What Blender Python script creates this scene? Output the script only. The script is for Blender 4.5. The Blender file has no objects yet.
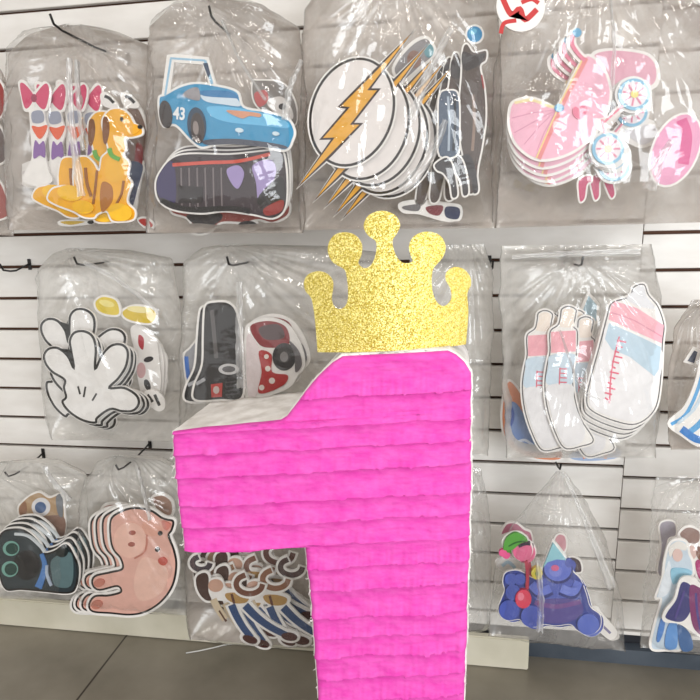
import bpy, bmesh, math, random
from mathutils import Vector, Matrix, noise
random.seed(7)
S = bpy.context.scene
C = S.collection
# ------------------------------------------------------------------ camera
F = 600.0
D = 1.325            # distance of the camera from the slatwall face (m)
def _d(x, y): return Vector(((x-350)/F, -(y-350)/F, -1)).normalized()
Xw = -_d(-3550, 318); Zw = -_d(418, 3280)
Zw = (Zw - Xw*Zw.dot(Xw)).normalized(); Yw = Zw.cross(Xw)
Wc = Matrix((Xw, Yw, Zw))      # world <- camera rotation
def un(x, y, Y=0.0):
    """point of the plane Y seen along a picture direction"""
    v = Wc @ _d(x, y); t = (D+Y)/v.y
    return v*t + Vector((0, -D, 0))
def pj(P):
    v = Wc.transposed() @ (P+Vector((0, D, 0)))
    return (350+F*v.x/-v.z, 350-F*v.y/-v.z)
cam = bpy.data.cameras.new('camera'); co = bpy.data.objects.new('camera', cam); C.objects.link(co)
cam.sensor_width = 36; cam.lens = 36*F/700; cam.clip_start = .02
co.matrix_world = Matrix.Translation((0, -D, 0)) @ Wc.to_4x4()
S.camera = co
FLOOR = un(530, 671, -.03).z
PITCH = 0.0762
# ------------------------------------------------------------------ materials
def lin(c):
    c /= 255.0
    return c/12.92 if c <= .04045 else ((c+.055)/1.055)**2.4
def rgb(c): return (lin(c[0]), lin(c[1]), lin(c[2]), 1)
def nmat(name):
    m = bpy.data.materials.new(name); m.use_nodes = True
    return m, m.node_tree.nodes, m.node_tree.links
_mc = {}
def ink(c, rough=.42, bump=0.0):
    k = (tuple(c), rough, bump)
    if k in _mc: return _mc[k]
    m, n, l = nmat('print_%d_%d_%d' % tuple(c))
    b = n['Principled BSDF']; b.inputs['Roughness'].default_value = rough
    t = n.new('ShaderNodeTexCoord'); s = n.new('ShaderNodeTexNoise'); s.inputs['Scale'].default_value = 60; s.inputs['Detail'].default_value = 4
    l.new(t.outputs['Object'], s.inputs['Vector'])
    r = n.new('ShaderNodeMix'); r.data_type = 'RGBA'
    base = rgb(c)
    r.inputs['A'].default_value = tuple(x*.86 for x in base[:3])+(1,)
    r.inputs['B'].default_value = tuple(min(1, x*1.12) for x in base[:3])+(1,)
    l.new(s.outputs['Fac'], r.inputs['Factor']); l.new(r.outputs['Result'], b.inputs['Base Color'])
    _mc[k] = m; return m
WHITE = (236, 232, 228); BLACK = (24, 20, 20)
def mottled(name, c1, c2, scale, rough=.5, stretch=(1, 1, 1), bump=.0, spec=.5, metal=0, detail=5, lo=.35, hi=.65):
    m, n, l = nmat(name); b = n['Principled BSDF']
    t = n.new('ShaderNodeTexCoord'); mp = n.new('ShaderNodeMapping'); mp.inputs['Scale'].default_value = stretch
    s = n.new('ShaderNodeTexNoise'); s.inputs['Scale'].default_value = scale; s.inputs['Detail'].default_value = detail
    l.new(t.outputs['Object'], mp.inputs['Vector']); l.new(mp.outputs['Vector'], s.inputs['Vector'])
    r = n.new('ShaderNodeValToRGB'); r.color_ramp.elements[0].position = lo; r.color_ramp.elements[1].position = hi
    r.color_ramp.elements[0].color = rgb(c1); r.color_ramp.elements[1].color = rgb(c2)
    l.new(s.outputs['Fac'], r.inputs['Fac']); l.new(r.outputs['Color'], b.inputs['Base Color'])
    b.inputs['Roughness'].default_value = rough; b.inputs['Metallic'].default_value = metal
    b.inputs['Specular IOR Level'].default_value = spec
    if bump:
        bp = n.new('ShaderNodeBump'); bp.inputs['Strength'].default_value = bump; bp.inputs['Distance'].default_value = .002
        l.new(s.outputs['Fac'], bp.inputs['Height']); l.new(bp.outputs['Normal'], b.inputs['Normal'])
    return m
M_wall = mottled('white_melamine', (226, 222, 217), (236, 233, 229), 9, .38, (1, 1, 3))
M_back = mottled('slot_dark', (86, 56, 42), (112, 76, 58), 12, .8)
M_gap = mottled('gap_shade_dark', (26, 27, 32), (44, 46, 54), 6, .8)  # near-black colour stands in for shade in the recess below the slats
M_skirt = mottled('bluegrey_metal_skirt', (62, 70, 80), (82, 90, 100), 8, .5)
M_kick = mottled('painted_kick_board', (212, 206, 186), (228, 222, 204), 7, .55, (1, 1, 1), .1)
M_wire = mottled('black_wire', (22, 20, 20), (40, 38, 38), 50, .35, metal=.3)
M_tissue = mottled('white_tissue', (222, 218, 214), (250, 248, 246), 34, .75, (1, 1, 1), .7, .2)

def film(name, haze, gloss=.085, bump=.6, stretch=(1, 1, 1), scale=9, tint=(246, 244, 242)):
    m, n, l = nmat(name); n.remove(n['Principled BSDF'])
    out = n['Material Output']
    t = n.new('ShaderNodeTexCoord'); mp = n.new('ShaderNodeMapping'); mp.inputs['Scale'].default_value = stretch
    l.new(t.outputs['Object'], mp.inputs['Vector'])
    s = n.new('ShaderNodeTexNoise'); s.inputs['Scale'].default_value = scale; s.inputs['Detail'].default_value = 3; s.inputs['Distortion'].default_value = 1.2
    l.new(mp.outputs['Vector'], s.inputs['Vector'])
    s2 = n.new('ShaderNodeTexNoise'); s2.noise_type = 'RIDGED_MULTIFRACTAL'; s2.inputs['Scale'].default_value = scale*1.3; s2.inputs['Detail'].default_value = 4; s2.inputs['Distortion'].default_value = .8
    l.new(mp.outputs['Vector'], s2.inputs['Vector'])
    ad = n.new('ShaderNodeMath'); ad.operation = 'MULTIPLY_ADD'; ad.inputs[1].default_value = .16; l.new(s2.outputs['Fac'], ad.inputs[0]); l.new(s.outputs['Fac'], ad.inputs[2])
    bp = n.new('ShaderNodeBump'); bp.inputs['Strength'].default_value = bump; bp.inputs['Distance'].default_value = .016
    l.new(ad.outputs[0], bp.inputs['Height'])
    tr = n.new('ShaderNodeBsdfTransparent'); tr.inputs['Color'].default_value = (.995, .995, .993, 1)
    gl = n.new('ShaderNodeBsdfGlossy'); gl.inputs['Roughness'].default_value = gloss
    l.new(bp.outputs['Normal'], gl.inputs['Normal'])
    df = n.new('ShaderNodeBsdfDiffuse'); df.inputs['Color'].default_value = rgb(tint)
    tl = n.new('ShaderNodeBsdfTranslucent'); tl.inputs['Color'].default_value = rgb(tint)
    hz = n.new('ShaderNodeMixShader'); hz.inputs[0].default_value = .25
    l.new(df.outputs[0], hz.inputs[1]); l.new(tl.outputs[0], hz.inputs[2])
    m1 = n.new('ShaderNodeMixShader')
    rm = n.new('ShaderNodeMapRange'); rm.inputs['From Min'].default_value = .3; rm.inputs['From Max'].default_value = .75
    rm.inputs['To Min'].default_value = haze*.6; rm.inputs['To Max'].default_value = haze*1.6
    l.new(s.outputs['Fac'], rm.inputs['Value']); l.new(rm.outputs[0], m1.inputs[0])
    l.new(tr.outputs[0], m1.inputs[1]); l.new(hz.outputs[0], m1.inputs[2])
    ge = n.new('ShaderNodeNewGeometry'); dt = n.new('ShaderNodeVectorMath'); dt.operation = 'DOT_PRODUCT'
    l.new(ge.outputs['Incoming'], dt.inputs[0]); l.new(bp.outputs['Normal'], dt.inputs[1])
    ab = n.new('ShaderNodeMath'); ab.operation = 'ABSOLUTE'; l.new(dt.outputs['Value'], ab.inputs[0])
    iv = n.new('ShaderNodeMath'); iv.operation = 'SUBTRACT'; iv.inputs[0].default_value = 1; iv.use_clamp = True; l.new(ab.outputs[0], iv.inputs[1])
    pw = n.new('ShaderNodeMath'); pw.operation = 'POWER'; pw.inputs[1].default_value = 4.5; l.new(iv.outputs[0], pw.inputs[0])
    ml = n.new('ShaderNodeMath'); ml.operation = 'MULTIPLY_ADD'; ml.inputs[1].default_value = .6; ml.inputs[2].default_value = .085; ml.use_clamp = True
    l.new(pw.outputs[0], ml.inputs[0])
    m2 = n.new('ShaderNodeMixShader'); l.new(ml.outputs[0], m2.inputs[0])
    l.new(m1.outputs[0], m2.inputs[1]); l.new(gl.outputs[0], m2.inputs[2])
    l.new(m2.outputs[0], out.inputs['Surface'])
    return m
M_film = film('clear_film_front', .015)
M_film2 = film('clear_film_milky', .065)
M_filmb = film('film_back_dimmed', .72, .2, .35, tint=(204, 194, 186))  # darker beige tint carries the dimmer light of the top row
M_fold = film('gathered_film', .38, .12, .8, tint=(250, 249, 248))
M_filmp = film('film_back_brightened', .66, .2, .35, tint=(238, 235, 230))  # same back film, paler tint carries the brighter light lower down
M_filmc = film('film_back_thin', .3, .2, .35, tint=(244, 241, 238))

# ------------------------------------------------------------------ object helpers
def link(name, me, mats, parent=None, loc=None):
    o = bpy.data.objects.new(name, me); C.objects.link(o)
    for m in (mats if isinstance(mats, (list, tuple)) else [mats]):
        if m is not None: me.materials.append(m)
    if loc is not None: o.location = loc
    if parent: o.parent = parent
    return o
def tag(o, label=None, cat=None, group=None, kind=None):
    if label: o['label'] = label
    if cat: o['category'] = cat
    if group: o['group'] = group
    if kind: o['kind'] = kind
    return o
def empty(name, loc):
    o = bpy.data.objects.new(name, None); C.objects.link(o); o.location = loc; o.empty_display_size = .02
    return o
def bm_box(bm, a, b):
    vs = [bm.verts.new((x, y, z)) for x in (a[0], b[0]) for y in (a[1], b[1]) for z in (a[2], b[2])]
    for f in ((0, 1, 3, 2), (4, 6, 7, 5), (0, 4, 5, 1), (2, 3, 7, 6), (0, 2, 6, 4), (1, 5, 7, 3)):
        bm.faces.new([vs[i] for i in f])
def fin(bm, name, smooth=False):
    bmesh.ops.recalc_face_normals(bm, faces=bm.faces)
    me = bpy.data.meshes.new(name); bm.to_mesh(me); bm.free()
    if smooth:
        for p in me.polygons: p.use_smooth = True
    return me
def tube(bm, pts, r, n=8):
    pts = [Vector(p) for p in pts]; rings = []
    for i, p in enumerate(pts):
        d = (pts[min(i+1, len(pts)-1)]-pts[max(i-1, 0)]).normalized()
        a = d.cross(Vector((0, 0, 1)));  a = a if a.length > .05 else d.cross(Vector((1, 0, 0)))
        a.normalize(); b = d.cross(a)
        rr = r[i] if isinstance(r, (list, tuple)) else r
        rings.append([bm.verts.new(p+(a*math.cos(k*2*math.pi/n)+b*math.sin(k*2*math.pi/n))*rr) for k in range(n)])
    for i in range(len(rings)-1):
        for k in range(n):
            bm.faces.new((rings[i][k], rings[i][(k+1) % n], rings[i+1][(k+1) % n], rings[i+1][k]))
    bm.faces.new(rings[0]); bm.faces.new(rings[-1][::-1])
# 2D outlines
def cr(pts, n=5, closed=True):
    out = []; N = len(pts)
    for i in range(N if closed else N-1):
        p = [pts[(i+k) % N] if closed else pts[max(0, min(N-1, i+k))] for k in (-1, 0, 1, 2)]
        for j in range(n):
            t = j/n
            out.append(tuple(.5*((2*p[1][a])+(-p[0][a]+p[2][a])*t+(2*p[0][a]-5*p[1][a]+4*p[2][a]-p[3][a])*t*t+(-p[0][a]+3*p[1][a]-3*p[2][a]+p[3][a])*t**3) for a in (0, 1)))
    if not closed: out.append(tuple(pts[-1]))
    return out
def el(cx, cy, rx, ry=None, rot=0, n=28):
    ry = rx if ry is None else ry; a = math.radians(rot)
    return [(cx+rx*math.cos(t)*math.cos(a)-ry*math.sin(t)*math.sin(a), cy+rx*math.cos(t)*math.sin(a)+ry*math.sin(t)*math.cos(a)) for t in [k*2*math.pi/n for k in range(n)]]
def area(p): return sum(p[i-1][0]*p[i][1]-p[i][0]*p[i-1][1] for i in range(len(p)))/2
def grow(p, d):
    s = 1 if area(p) > 0 else -1; N = len(p); out = []
    for i in range(N):
        a, b, c = p[i-1], p[i], p[(i+1) % N]
        e1 = Vector((b[0]-a[0], b[1]-a[1])); e2 = Vector((c[0]-b[0], c[1]-b[1]))
        if e1.length < 1e-6 or e2.length < 1e-6: out.append(b); continue
        e1.normalize(); e2.normalize()
        n1 = Vector((e1.y, -e1.x))*s; n2 = Vector((e2.y, -e2.x))*s
        m = n1+n2; m = m.normalized() if m.length > .1 else n1
        k = d/max(.55, m.dot(n1))
        out.append((b[0]+m.x*k, b[1]+m.y*k))
    return out
def rib(pts, w, smooth=True):
    p = cr(pts, 5, False) if smooth and len(pts) > 2 else pts; L = []; R = []
    for i in range(len(p)):
        a = p[max(0, i-1)]; b = p[min(len(p)-1, i+1)]
        t = Vector((b[0]-a[0], b[1]-a[1])).normalized(); ww = w if not isinstance(w, tuple) else w[0]+(w[1]-w[0])*i/(len(p)-1)
        L.append((p[i][0]-t.y*ww/2, p[i][1]+t.x*ww/2)); R.append((p[i][0]+t.y*ww/2, p[i][1]-t.x*ww/2))
    return L+R[::-1]
def zz(ox, oy, s):
    def f(p):
        return [(ox+x/s, oy+y/s) for x, y in p]
    return f
def prism(bm, poly, Y0, Y1, org, Yp):
    """solid of a flat outline lying in a plane parallel to the wall"""
    w = [un(x, y, Yp)-org for x, y in poly]
    fr = [bm.verts.new((p.x, Y1, p.z)) for p in w]; bk = [bm.verts.new((p.x, Y0, p.z)) for p in w]
    N = len(w)
    try:
        bm.faces.new(fr); bm.faces.new(bk[::-1])
        for i in range(N): bm.faces.new((fr[i], fr[(i+1) % N], bk[(i+1) % N], bk[i]))
    except ValueError: pass
ALLC = []
def card(name, label, cat, group, Y, board, parts, copies=(), th=.004, rim=(1.6, 2.6), black=True, tilt=(0, 0)):
    """die-cut foam card. board = list of outlines; parts = (name, colour, outlines[, label])"""
    xs = [p[0] for b in board for p in b]; ys = [p[1] for b in board for p in b]
    org = un((min(xs)+max(xs))/2, max(ys), Y)
    root = empty(name, org); tag(root, label, cat, group)
    bm = bmesh.new()
    for k, b in enumerate(board): prism(bm, grow(b, rim[0]+(rim[1] if black else 0)), 0, -th-k*.00012, org, Y)
    kids = [link('backing_board', fin(bm, 'backing_board'), ink(WHITE), root)]
    lift = th+.0004
    if black:
        bm = bmesh.new()
        for k, b in enumerate(board): prism(bm, grow(b, rim[0]*.75), -th+.001, -lift-k*.00008, org, Y)
        kids.append(link('outline', fin(bm, 'outline'), ink(BLACK), root)); lift += .0006
    for i, p in enumerate(parts):
        bm = bmesh.new()
        for k, q in enumerate(p[2]): prism(bm, q, -th+.0005, -lift-i*.00035-k*.00006, org, Y)
        o = link(p[0], fin(bm, p[0]), ink(p[1]), root)
        if len(p) > 3: o['label'] = p[3]
        kids.append(o)
    c0 = ((min(xs)+max(xs))/2, (min(ys)+max(ys))/2)
    top = th+lift+len(parts)*.0004
    for cp in copies:
        dx, dy, rot, lab = cp[:4]; dY = cp[4] if len(cp) > 4 else .009
        ALLC.append(1)
        r = root.copy(); C.objects.link(r)
        idx = copies.index(cp)+1
        Yc = Y+dY*idx
        a = math.radians(rot); rc = un(*c0, Y)-org
        tgt = un(c0[0]+dx, c0[1]+dy, Yc)
        R = Matrix.Rotation(-a, 4, 'Y')
        r.rotation_euler = (0, -a, 0)
        r.location = tgt - (R @ Vector((rc.x, 0, rc.z)))
        r['label'] = lab
        for k in kids:
            q = k.copy(); C.objects.link(q); q.parent = r
    root.rotation_euler[0] = math.radians(tilt[0])
    return root, kids, org
def ntext(s, size, px, Y, root, org, col, rot=0, name='number', th=.0004, sx=.8):
    cu = bpy.data.curves.new(name, 'FONT'); cu.body = s; cu.size = size; cu.extrude = .0004; cu.align_x = 'CENTER'; cu.align_y = 'CENTER'; cu.offset = .0008
    t = bpy.data.objects.new('tmp', cu); C.objects.link(t)
    dg = bpy.context.evaluated_depsgraph_get(); me = bpy.data.meshes.new_from_object(t.evaluated_get(dg)); bpy.data.objects.remove(t)
    p = un(*px, Y)-org
    me.transform(Matrix.Translation((p.x, -th, p.z)) @ Matrix.Rotation(math.radians(90), 4, 'X') @ Matrix.Rotation(math.radians(rot), 4, 'Z') @ Matrix.Diagonal((sx, 1, 1, 1)))
    return link(name, me, ink(col), root)

# ------------------------------------------------------------------ the slatwall
def slats(name, x0, x1, z0, z1, off, lab):
    """x0/x1 may differ between top and bottom: (top, bottom)"""
    bm = bmesh.new()
    n0 = math.floor((z0-off)/PITCH)-1; n1 = math.ceil((z1-off)/PITCH)+1
    gap = .0072
    def xa(z, pr): return pr[1]+(pr[0]-pr[1])*(z-z0)/(z1-z0)
    for n in range(n0, n1):
        a = max(z0, off+n*PITCH+gap/2); b = min(z1, off+(n+1)*PITCH-gap/2)
        if b-a < .004: continue
        pr = [(0, a+.0), (-.0, a)]
        # profile (Y,Z) with bevelled lips
        prof = [(.012, a), (.0012, a), (0, a+.0012), (0, b-.0012), (.0012, b), (.012, b)]
        L = [bm.verts.new((xa(z, x0), y, z)) for y, z in prof]; R = [bm.verts.new((xa(z, x1), y, z)) for y, z in prof]
        for i in range(len(prof)-1): bm.faces.new((L[i], R[i], R[i+1], L[i+1]))
        bm.faces.new(L); bm.faces.new(R[::-1])
    o = link(name, fin(bm, name), M_wall); tag(o, kind='structure')
    bm = bmesh.new(); bm_box(bm, (min(x0), .019, z0), (max(x1), .026, z1)); 
    bk = link('slot_backing', fin(bm, 'slot_backing'), M_back, o)
    return o
ZJ = un(20, 215)[2]           # joint between the upper and lower left panels
seamT = un(645, 215).x; seamB = un(613, 590).x; ZB = -.952
slats('wall_back', (-2.2, -2.2), (seamT-.001, seamB-.001), ZB, ZJ+.004, 0.0, '')
slats('wall_back_upper', (-2.2, -2.2), (seamT+.012, seamT-.001), ZJ+.005, .95, .4075, '')
slats('wall_back_right', (seamT+.001, seamB+.001), (1.5, 1.5), ZB, ZJ-.02, -.0253, '')
slats('wall_back_upper_right', (seamT+.014, seamT+.001), (1.5, 1.5), ZJ-.018, .95, .0195+.07, '')
# shadow gap, skirting, kick board, floor
YK = D*(FLOOR/un(660, 667, 0).z-1)
bm = bmesh.new(); bm_box(bm, (-2.2, YK+.03, FLOOR), (1.5, YK+.05, ZB+.02)); tag(link('wall_lower', fin(bm, 'g'), M_gap), kind='structure')
bm = bmesh.new(); bm_box(bm, (-2.2, YK, FLOOR), (1.5, YK+.028, un(640, 651, YK).z)); tag(link('baseboard_back', fin(bm, 's'), M_skirt), kind='structure')
bm = bmesh.new(); xe = un(529, 650, -.03).x
bm_box(bm, (-2.2, -.03, FLOOR+.001), (xe, -.012, -.965)); bmesh.ops.bevel(bm, geom=bm.edges[:], offset=.0025, segments=2, affect='EDGES')
kb = link('trim_1', fin(bm, 'kick'), M_kick); tag(kb, kind='structure')
bm = bmesh.new(); bm_box(bm, (-2.2, -.012, FLOOR+.001), (xe-.01, .03, -.985)); kr = link('kick_rail', fin(bm, 'kick_rail'), M_gap, kb)
# floor: polished tiles with a joint
m, n, l = nmat('grey_floor_tile'); b = n['Principled BSDF']; b.inputs['Roughness'].default_value = .28
t = n.new('ShaderNodeTexCoord'); s = n.new('ShaderNodeTexNoise'); s.inputs['Scale'].default_value = 5; s.inputs['Detail'].default_value = 8
l.new(t.outputs['Object'], s.inputs['Vector'])
r = n.new('ShaderNodeValToRGB'); r.color_ramp.elements[0].position = .3; r.color_ramp.elements[1].position = .7
r.color_ramp.elements[0].color = rgb((118, 112, 100)); r.color_ramp.elements[1].color = rgb((150, 143, 130))
l.new(s.outputs['Fac'], r.inputs['Fac'])
br = n.new('ShaderNodeTexBrick'); br.offset = 0; br.inputs['Scale'].default_value = 1; br.inputs['Brick Width'].default_value = 3.2; br.inputs['Row Height'].default_value = 1.22
br.inputs['Mortar Size'].default_value = .003; br.inputs['Mortar'].default_value = rgb((58, 50, 44)); br.inputs['Mortar Smooth'].default_value = .3
jx = un(125, 640, 0); v = Wc @ _d(100, 670); tt = (FLOOR)/v.z; jX = (v*tt).x
mp = n.new('ShaderNodeMapping'); mp.inputs['Location'].default_value = (-jX, .35, 0); l.new(t.outputs['Object'], mp.inputs['Vector']); l.new(mp.outputs[0], br.inputs['Vector'])
l.new(r.outputs['Color'], br.inputs['Color1']); l.new(r.outputs['Color'], br.inputs['Color2']); l.new(br.outputs['Color'], b.inputs['Base Color'])
M_floor = m
bm = bmesh.new(); bm_box(bm, (-3, -3.5, FLOOR-.05), (3, max(.14, YK+.06), FLOOR)); tag(link('floor', fin(bm, 'floor'), M_floor), kind='structure')

# ------------------------------------------------------------------ wire hooks
def hook(tip, L, label, grp='black wire display hooks'):
    T = un(tip[0], tip[1], -L)
    root = empty('display_hook', (T.x, 0, T.z-.02)); tag(root, label, 'hook', grp)
    bm = bmesh.new()
    pts = [(0, .006, .018), (0, -.02, .012), (0, -L*.5, .004), (0, -L+.03, .004), (0, -L+.008, .008), (0, -L, .022)]
    q = []
    for i in range(len(pts)-1):
        for j in range(3): q.append(tuple(Vector(pts[i]).lerp(Vector(pts[i+1]), j/3)))
    q.append(pts[-1]); tube(bm, q, .0022)
    link('wire', fin(bm, 'wire', True), M_wire, root)
    bm = bmesh.new(); bm_box(bm, (-.0045, -.003, .002), (.0045, -.0005, .028)); bmesh.ops.bevel(bm, geom=bm.edges[:], offset=.0008, segments=1, affect='EDGES')
    link('base_plate', fin(bm, 'base_plate'), M_wire, root)
hook((50, 15), .27, 'long black wire hook sticking out at the top left corner above the pink bow cards')
hook((209, 7), .20, 'black wire hook tip above the blue race car bag')
hook((0, 265), .10, 'short black wire hook at the left edge beside the glove bag')
hook((74, 258), .20, 'black wire hook holding the bag of white gloves')
hook((227, 258), .22, 'long black wire hook above the black and red car cards')
hook((583, 258), .16, 'black wire hook holding the baby bottle bag')
hook((493, 262), .10, 'short black wire hook between the crown and the bottle bag')
hook((5, 473), .14, 'black wire hook at the lower left above the dark teal cards')
hook((116, 466), .16, 'black wire hook above the pink pig bag')
hook((561, 465), .13, 'black wire hook holding the blue bear bag')

# ------------------------------------------------------------------ piñata
YF, YB = -.505, -.355
m, n, l = nmat('pink_crepe_paper'); b = n['Principled BSDF']; b.inputs['Roughness'].default_value = .72; b.inputs['Specular IOR Level'].default_value = .25
t = n.new('ShaderNodeTexCoord'); mp = n.new('ShaderNodeMapping'); mp.inputs['Scale'].default_value = (1, 1, 2.2); l.new(t.outputs['Object'], mp.inputs['Vector'])
s = n.new('ShaderNodeTexNoise'); s.inputs['Scale'].default_value = 26; s.inputs['Detail'].default_value = 8; s.inputs['Roughness'].default_value = .65; l.new(mp.outputs[0], s.inputs['Vector'])
r = n.new('ShaderNodeValToRGB'); r.color_ramp.elements[0].position = .3; r.color_ramp.elements[1].position = .75
r.color_ramp.elements[0].color = rgb((222, 62, 172)); r.color_ramp.elements[1].color = rgb((238, 104, 196)); l.new(s.outputs['Fac'], r.inputs['Fac']); l.new(r.outputs['Color'], b.inputs['Base Color'])
bp = n.new('ShaderNodeBump'); bp.inputs['Strength'].default_value = .5; bp.inputs['Distance'].default_value = .003; l.new(s.outputs['Fac'], bp.inputs['Height']); l.new(bp.outputs[0], b.inputs['Normal'])
M_pink = m
SL = .055   # picture slope of the paper rows
# row coordinate w = y + SL*(x-183); left/right outline as functions of w
Lp = [(366, 342), (372, 331), (391, 311), (410, 296), (423, 286), (426.5, 280), (428, 235), (430, 195), (431.6, 172), (442-.5, 170.5), (490, 175), (530, 180), (551, 183), (552.6, 240), (554, 300), (555.5, 304), (600, 309), (660, 314), (760, 322), (1500, 345)]
Rp = [(366, 448), (371, 457), (379, 465), (390, 471.5), (500, 471), (600, 468.5), (700, 465), (760, 463), (1500, 445)]
def interp(T, w):
    if w <= T[0][0]: return T[0][1]
    for (a, x), (b2, y) in zip(T, T[1:]):
        if w <= b2: return x+(y-x)*(w-a)/(b2-a)
    return T[-1][1]
wtop = Lp[0][0]
# bottom reaches the floor
wv = 760
while un(350, wv, YF).z > FLOOR+.002: wv += 2
wbot = wv
lines = [397, 424.6, 447, 470, 498, 520, 543, 567, 589, 617, 637, 656, 678]
lines = [y+SL*160 for y in lines]
while lines[-1] < wbot: lines.append(lines[-1]+23+random.uniform(-3, 3))
import bisect
NU = 170
rows = []; w = wtop
while w < 720: rows.append(w); w += (.4 if 422 < w < 436 or 549 < w < 557 else 1.15)
while w < wbot: rows.append(w); w += 5
rows.append(wbot)
piO = un(400, 600, YF); piO = Vector((piO.x, (YF+YB)/2, FLOOR))
pin = empty('number_one_pinata', piO); tag(pin, 'large hot pink number one pinata covered in ridged crepe paper strips', 'pinata')
def edge(w, rgt):
    x = interp(Rp if rgt else Lp, w)
    return x + 1.1*noise.noise(Vector((w*.09, 7.3 if rgt else 1.1, 0)))*(1 if w > wtop+5 else 0)
def front_point(w, u):
    xl, xr = edge(w, 0), edge(w, 1); x = xl+(xr-xl)*u
    y = w-SL*(x-183)
    # irregular strip edge
    j = 1.6*noise.noise(Vector((x*.035, w*.004, 2)))+.8*noise.noise(Vector((x*.12, w*.01, 5)))
    wj = w+j
    k = bisect.bisect(lines, wj); a = lines[k-1] if k > 0 else lines[0]-34; b3 = lines[k]
    f = (wj-a)/(b3-a)
    amp = .0100*(.55+.65*noise.noise(Vector((x*.018, k*3.1, 9)))+.25)
    prof = (max(0, f)**4.5)*amp*.62+(max(0, f)**1.3)*amp*.22
    if f < .10: prof = amp*.15*(1-f/.10)
    puff = .0025*noise.noise(Vector((x*.03, wj*.05, 1)))+.0012*noise.noise(Vector((x*.11, wj*.14, 4)))
    # small pinches where the strips are glued
    pn = noise.noise(Vector((x*.055, k*1.7, 12)))
    if pn > .42 and f > .55: prof += .006*(pn-.42)*6*(f-.55)
    puff += .0016*max(0, f)*noise.noise(Vector((x*.26, k*2.3, w*.03)))+.0010*noise.noise(Vector((x*.05, w*.4, 8)))
    e = min(u*(xr-xl), (1-u)*(xr-xl), w-wtop)/7.0
    rnd = 0 if e >= 1 else (1-math.sqrt(max(0, 1-(1-max(0, e))**2)))*.010
    P = un(x, y, YF)
    return Vector((P.x, YF-prof-puff+rnd, P.z))-piO
bm = bmesh.new()
G = [[bm.verts.new(front_point(w, i/NU)) for i in range(NU+1)] for w in rows]
for j in range(len(rows)-1):
    for i in range(NU): bm.faces.new((G[j][i], G[j+1][i], G[j+1][i+1], G[j][i+1]))
me = fin(bm, 'front_paper', True)
fp = link('front_paper', me, M_pink, pin)
# sides and back wrapped in white tissue
bm = bmesh.new(); ring = []
ro = [j for j in range(len(rows)) if j % 3 == 0 or 415 < rows[j] < 440 or 548 < rows[j] < 560]
if ro[-1] != len(rows)-1: ro.append(len(rows)-1)
loopF = [(rows[j], 0) for j in ro[::-1]] + [(rows[0], u/14) for u in range(1, 14)] + [(rows[j], 1) for j in ro] 
NS = 12; cols = []
for (w, u) in loopF:
    A = front_point(w, u); col = []
    for k in range(NS+1):
        f = k/NS
        P = Vector((A.x, A.y+.001, A.z)); P.y += (YB-YF)*f
        q = Vector((P.x*22, P.y*22, P.z*22))
        d = .0045*noise.noise(q)+.002*noise.noise(q*3)
        if k in (0,): d = 0
        if P.z+piO.z > FLOOR+.02: P.z += d
        P.x += d*.7
        col.append(bm.verts.new(P))
    cols.append(col)
for i in range(len(cols)-1):
    for k in range(NS): bm.faces.new((cols[i][k], cols[i][k+1], cols[i+1][k+1], cols[i+1][k]))
bkv = [c[-1] for c in cols]
try: bm.faces.new(bkv)
except ValueError: pass
link('side_wrapping', fin(bm, 'side_wrapping', True), M_tissue, pin)
# frayed white paper fringe along both edges
bm = bmesh.new()
def strand(P, d, ln, w):
    n_ = 5; a = []; b_ = []
    side = Vector((0, 0, 1)) if abs(d.x) > abs(d.z) else Vector((1, 0, 0))
    for k in range(n_+1):
        f = k/n_; q = P+d*ln*f+Vector((0, -.003*math.sin(f*3), -.012*f*f*ln/.02+.004*random.uniform(-.5, .5)))
        ww = w*(1-.7*f); a.append(bm.verts.new(q+side*ww)); b_.append(bm.verts.new(q-side*ww))
    for k in range(n_): bm.faces.new((a[k], a[k+1], b_[k+1], b_[k]))
for k in range(190):
    w = random.uniform(wtop+22, 705); rgt = k % 2
    P = front_point(w, 1 if rgt else 0)
    if not rgt and 415 < w < 436: continue
    P.y += random.uniform(0, .010)
    dirx = (1 if rgt else -1)
    strand(P-Vector((dirx*.003, 0, 0)), Vector((dirx*random.uniform(.25, 1), random.uniform(-.2, .4), random.uniform(-.9, .6))).normalized(), random.uniform(.004, .013)*(.75 if rgt else 1), random.uniform(.0008, .0028))
for k in range(90):   # rough tissue lip along the top and slope
    w = rows[0]; u = random.random(); P = front_point(w, u)+Vector((0, .003, -.001))
    strand(P, Vector((random.uniform(-.6, .6), .4, .8)).normalized(), random.uniform(.002, .006), random.uniform(.002, .006))
fr = link('paper_fringe', fin(bm, 'paper_fringe', True), M_tissue, pin); fr['kind'] = 'stuff'
# white underlay strip peeping out round the edge
bm = bmesh.new(); c2 = []
for (w, u) in loopF[:]:
    A = front_point(w, u)
    out = Vector((-1 if u == 0 else (1 if u == 1 else 0), 0, 1 if w < wtop+1 else 0))
    e = .0022+.0016*noise.noise(Vector((w*.2, u*30, 3)))
    a = A+out*e+Vector((0, .002, 0)); b_ = A+out*e*1.2+Vector((0, .018, 0))
    c2.append((bm.verts.new(A+Vector((0, .0006, 0))), bm.verts.new(a), bm.verts.new(b_)))
for i in range(len(c2)-1):
    for k in (0, 1): bm.faces.new((c2[i][k], c2[i][k+1], c2[i+1][k+1], c2[i+1][k]))
link('white_edging', fin(bm, 'white_edging', True), M_tissue, pin)

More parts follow.
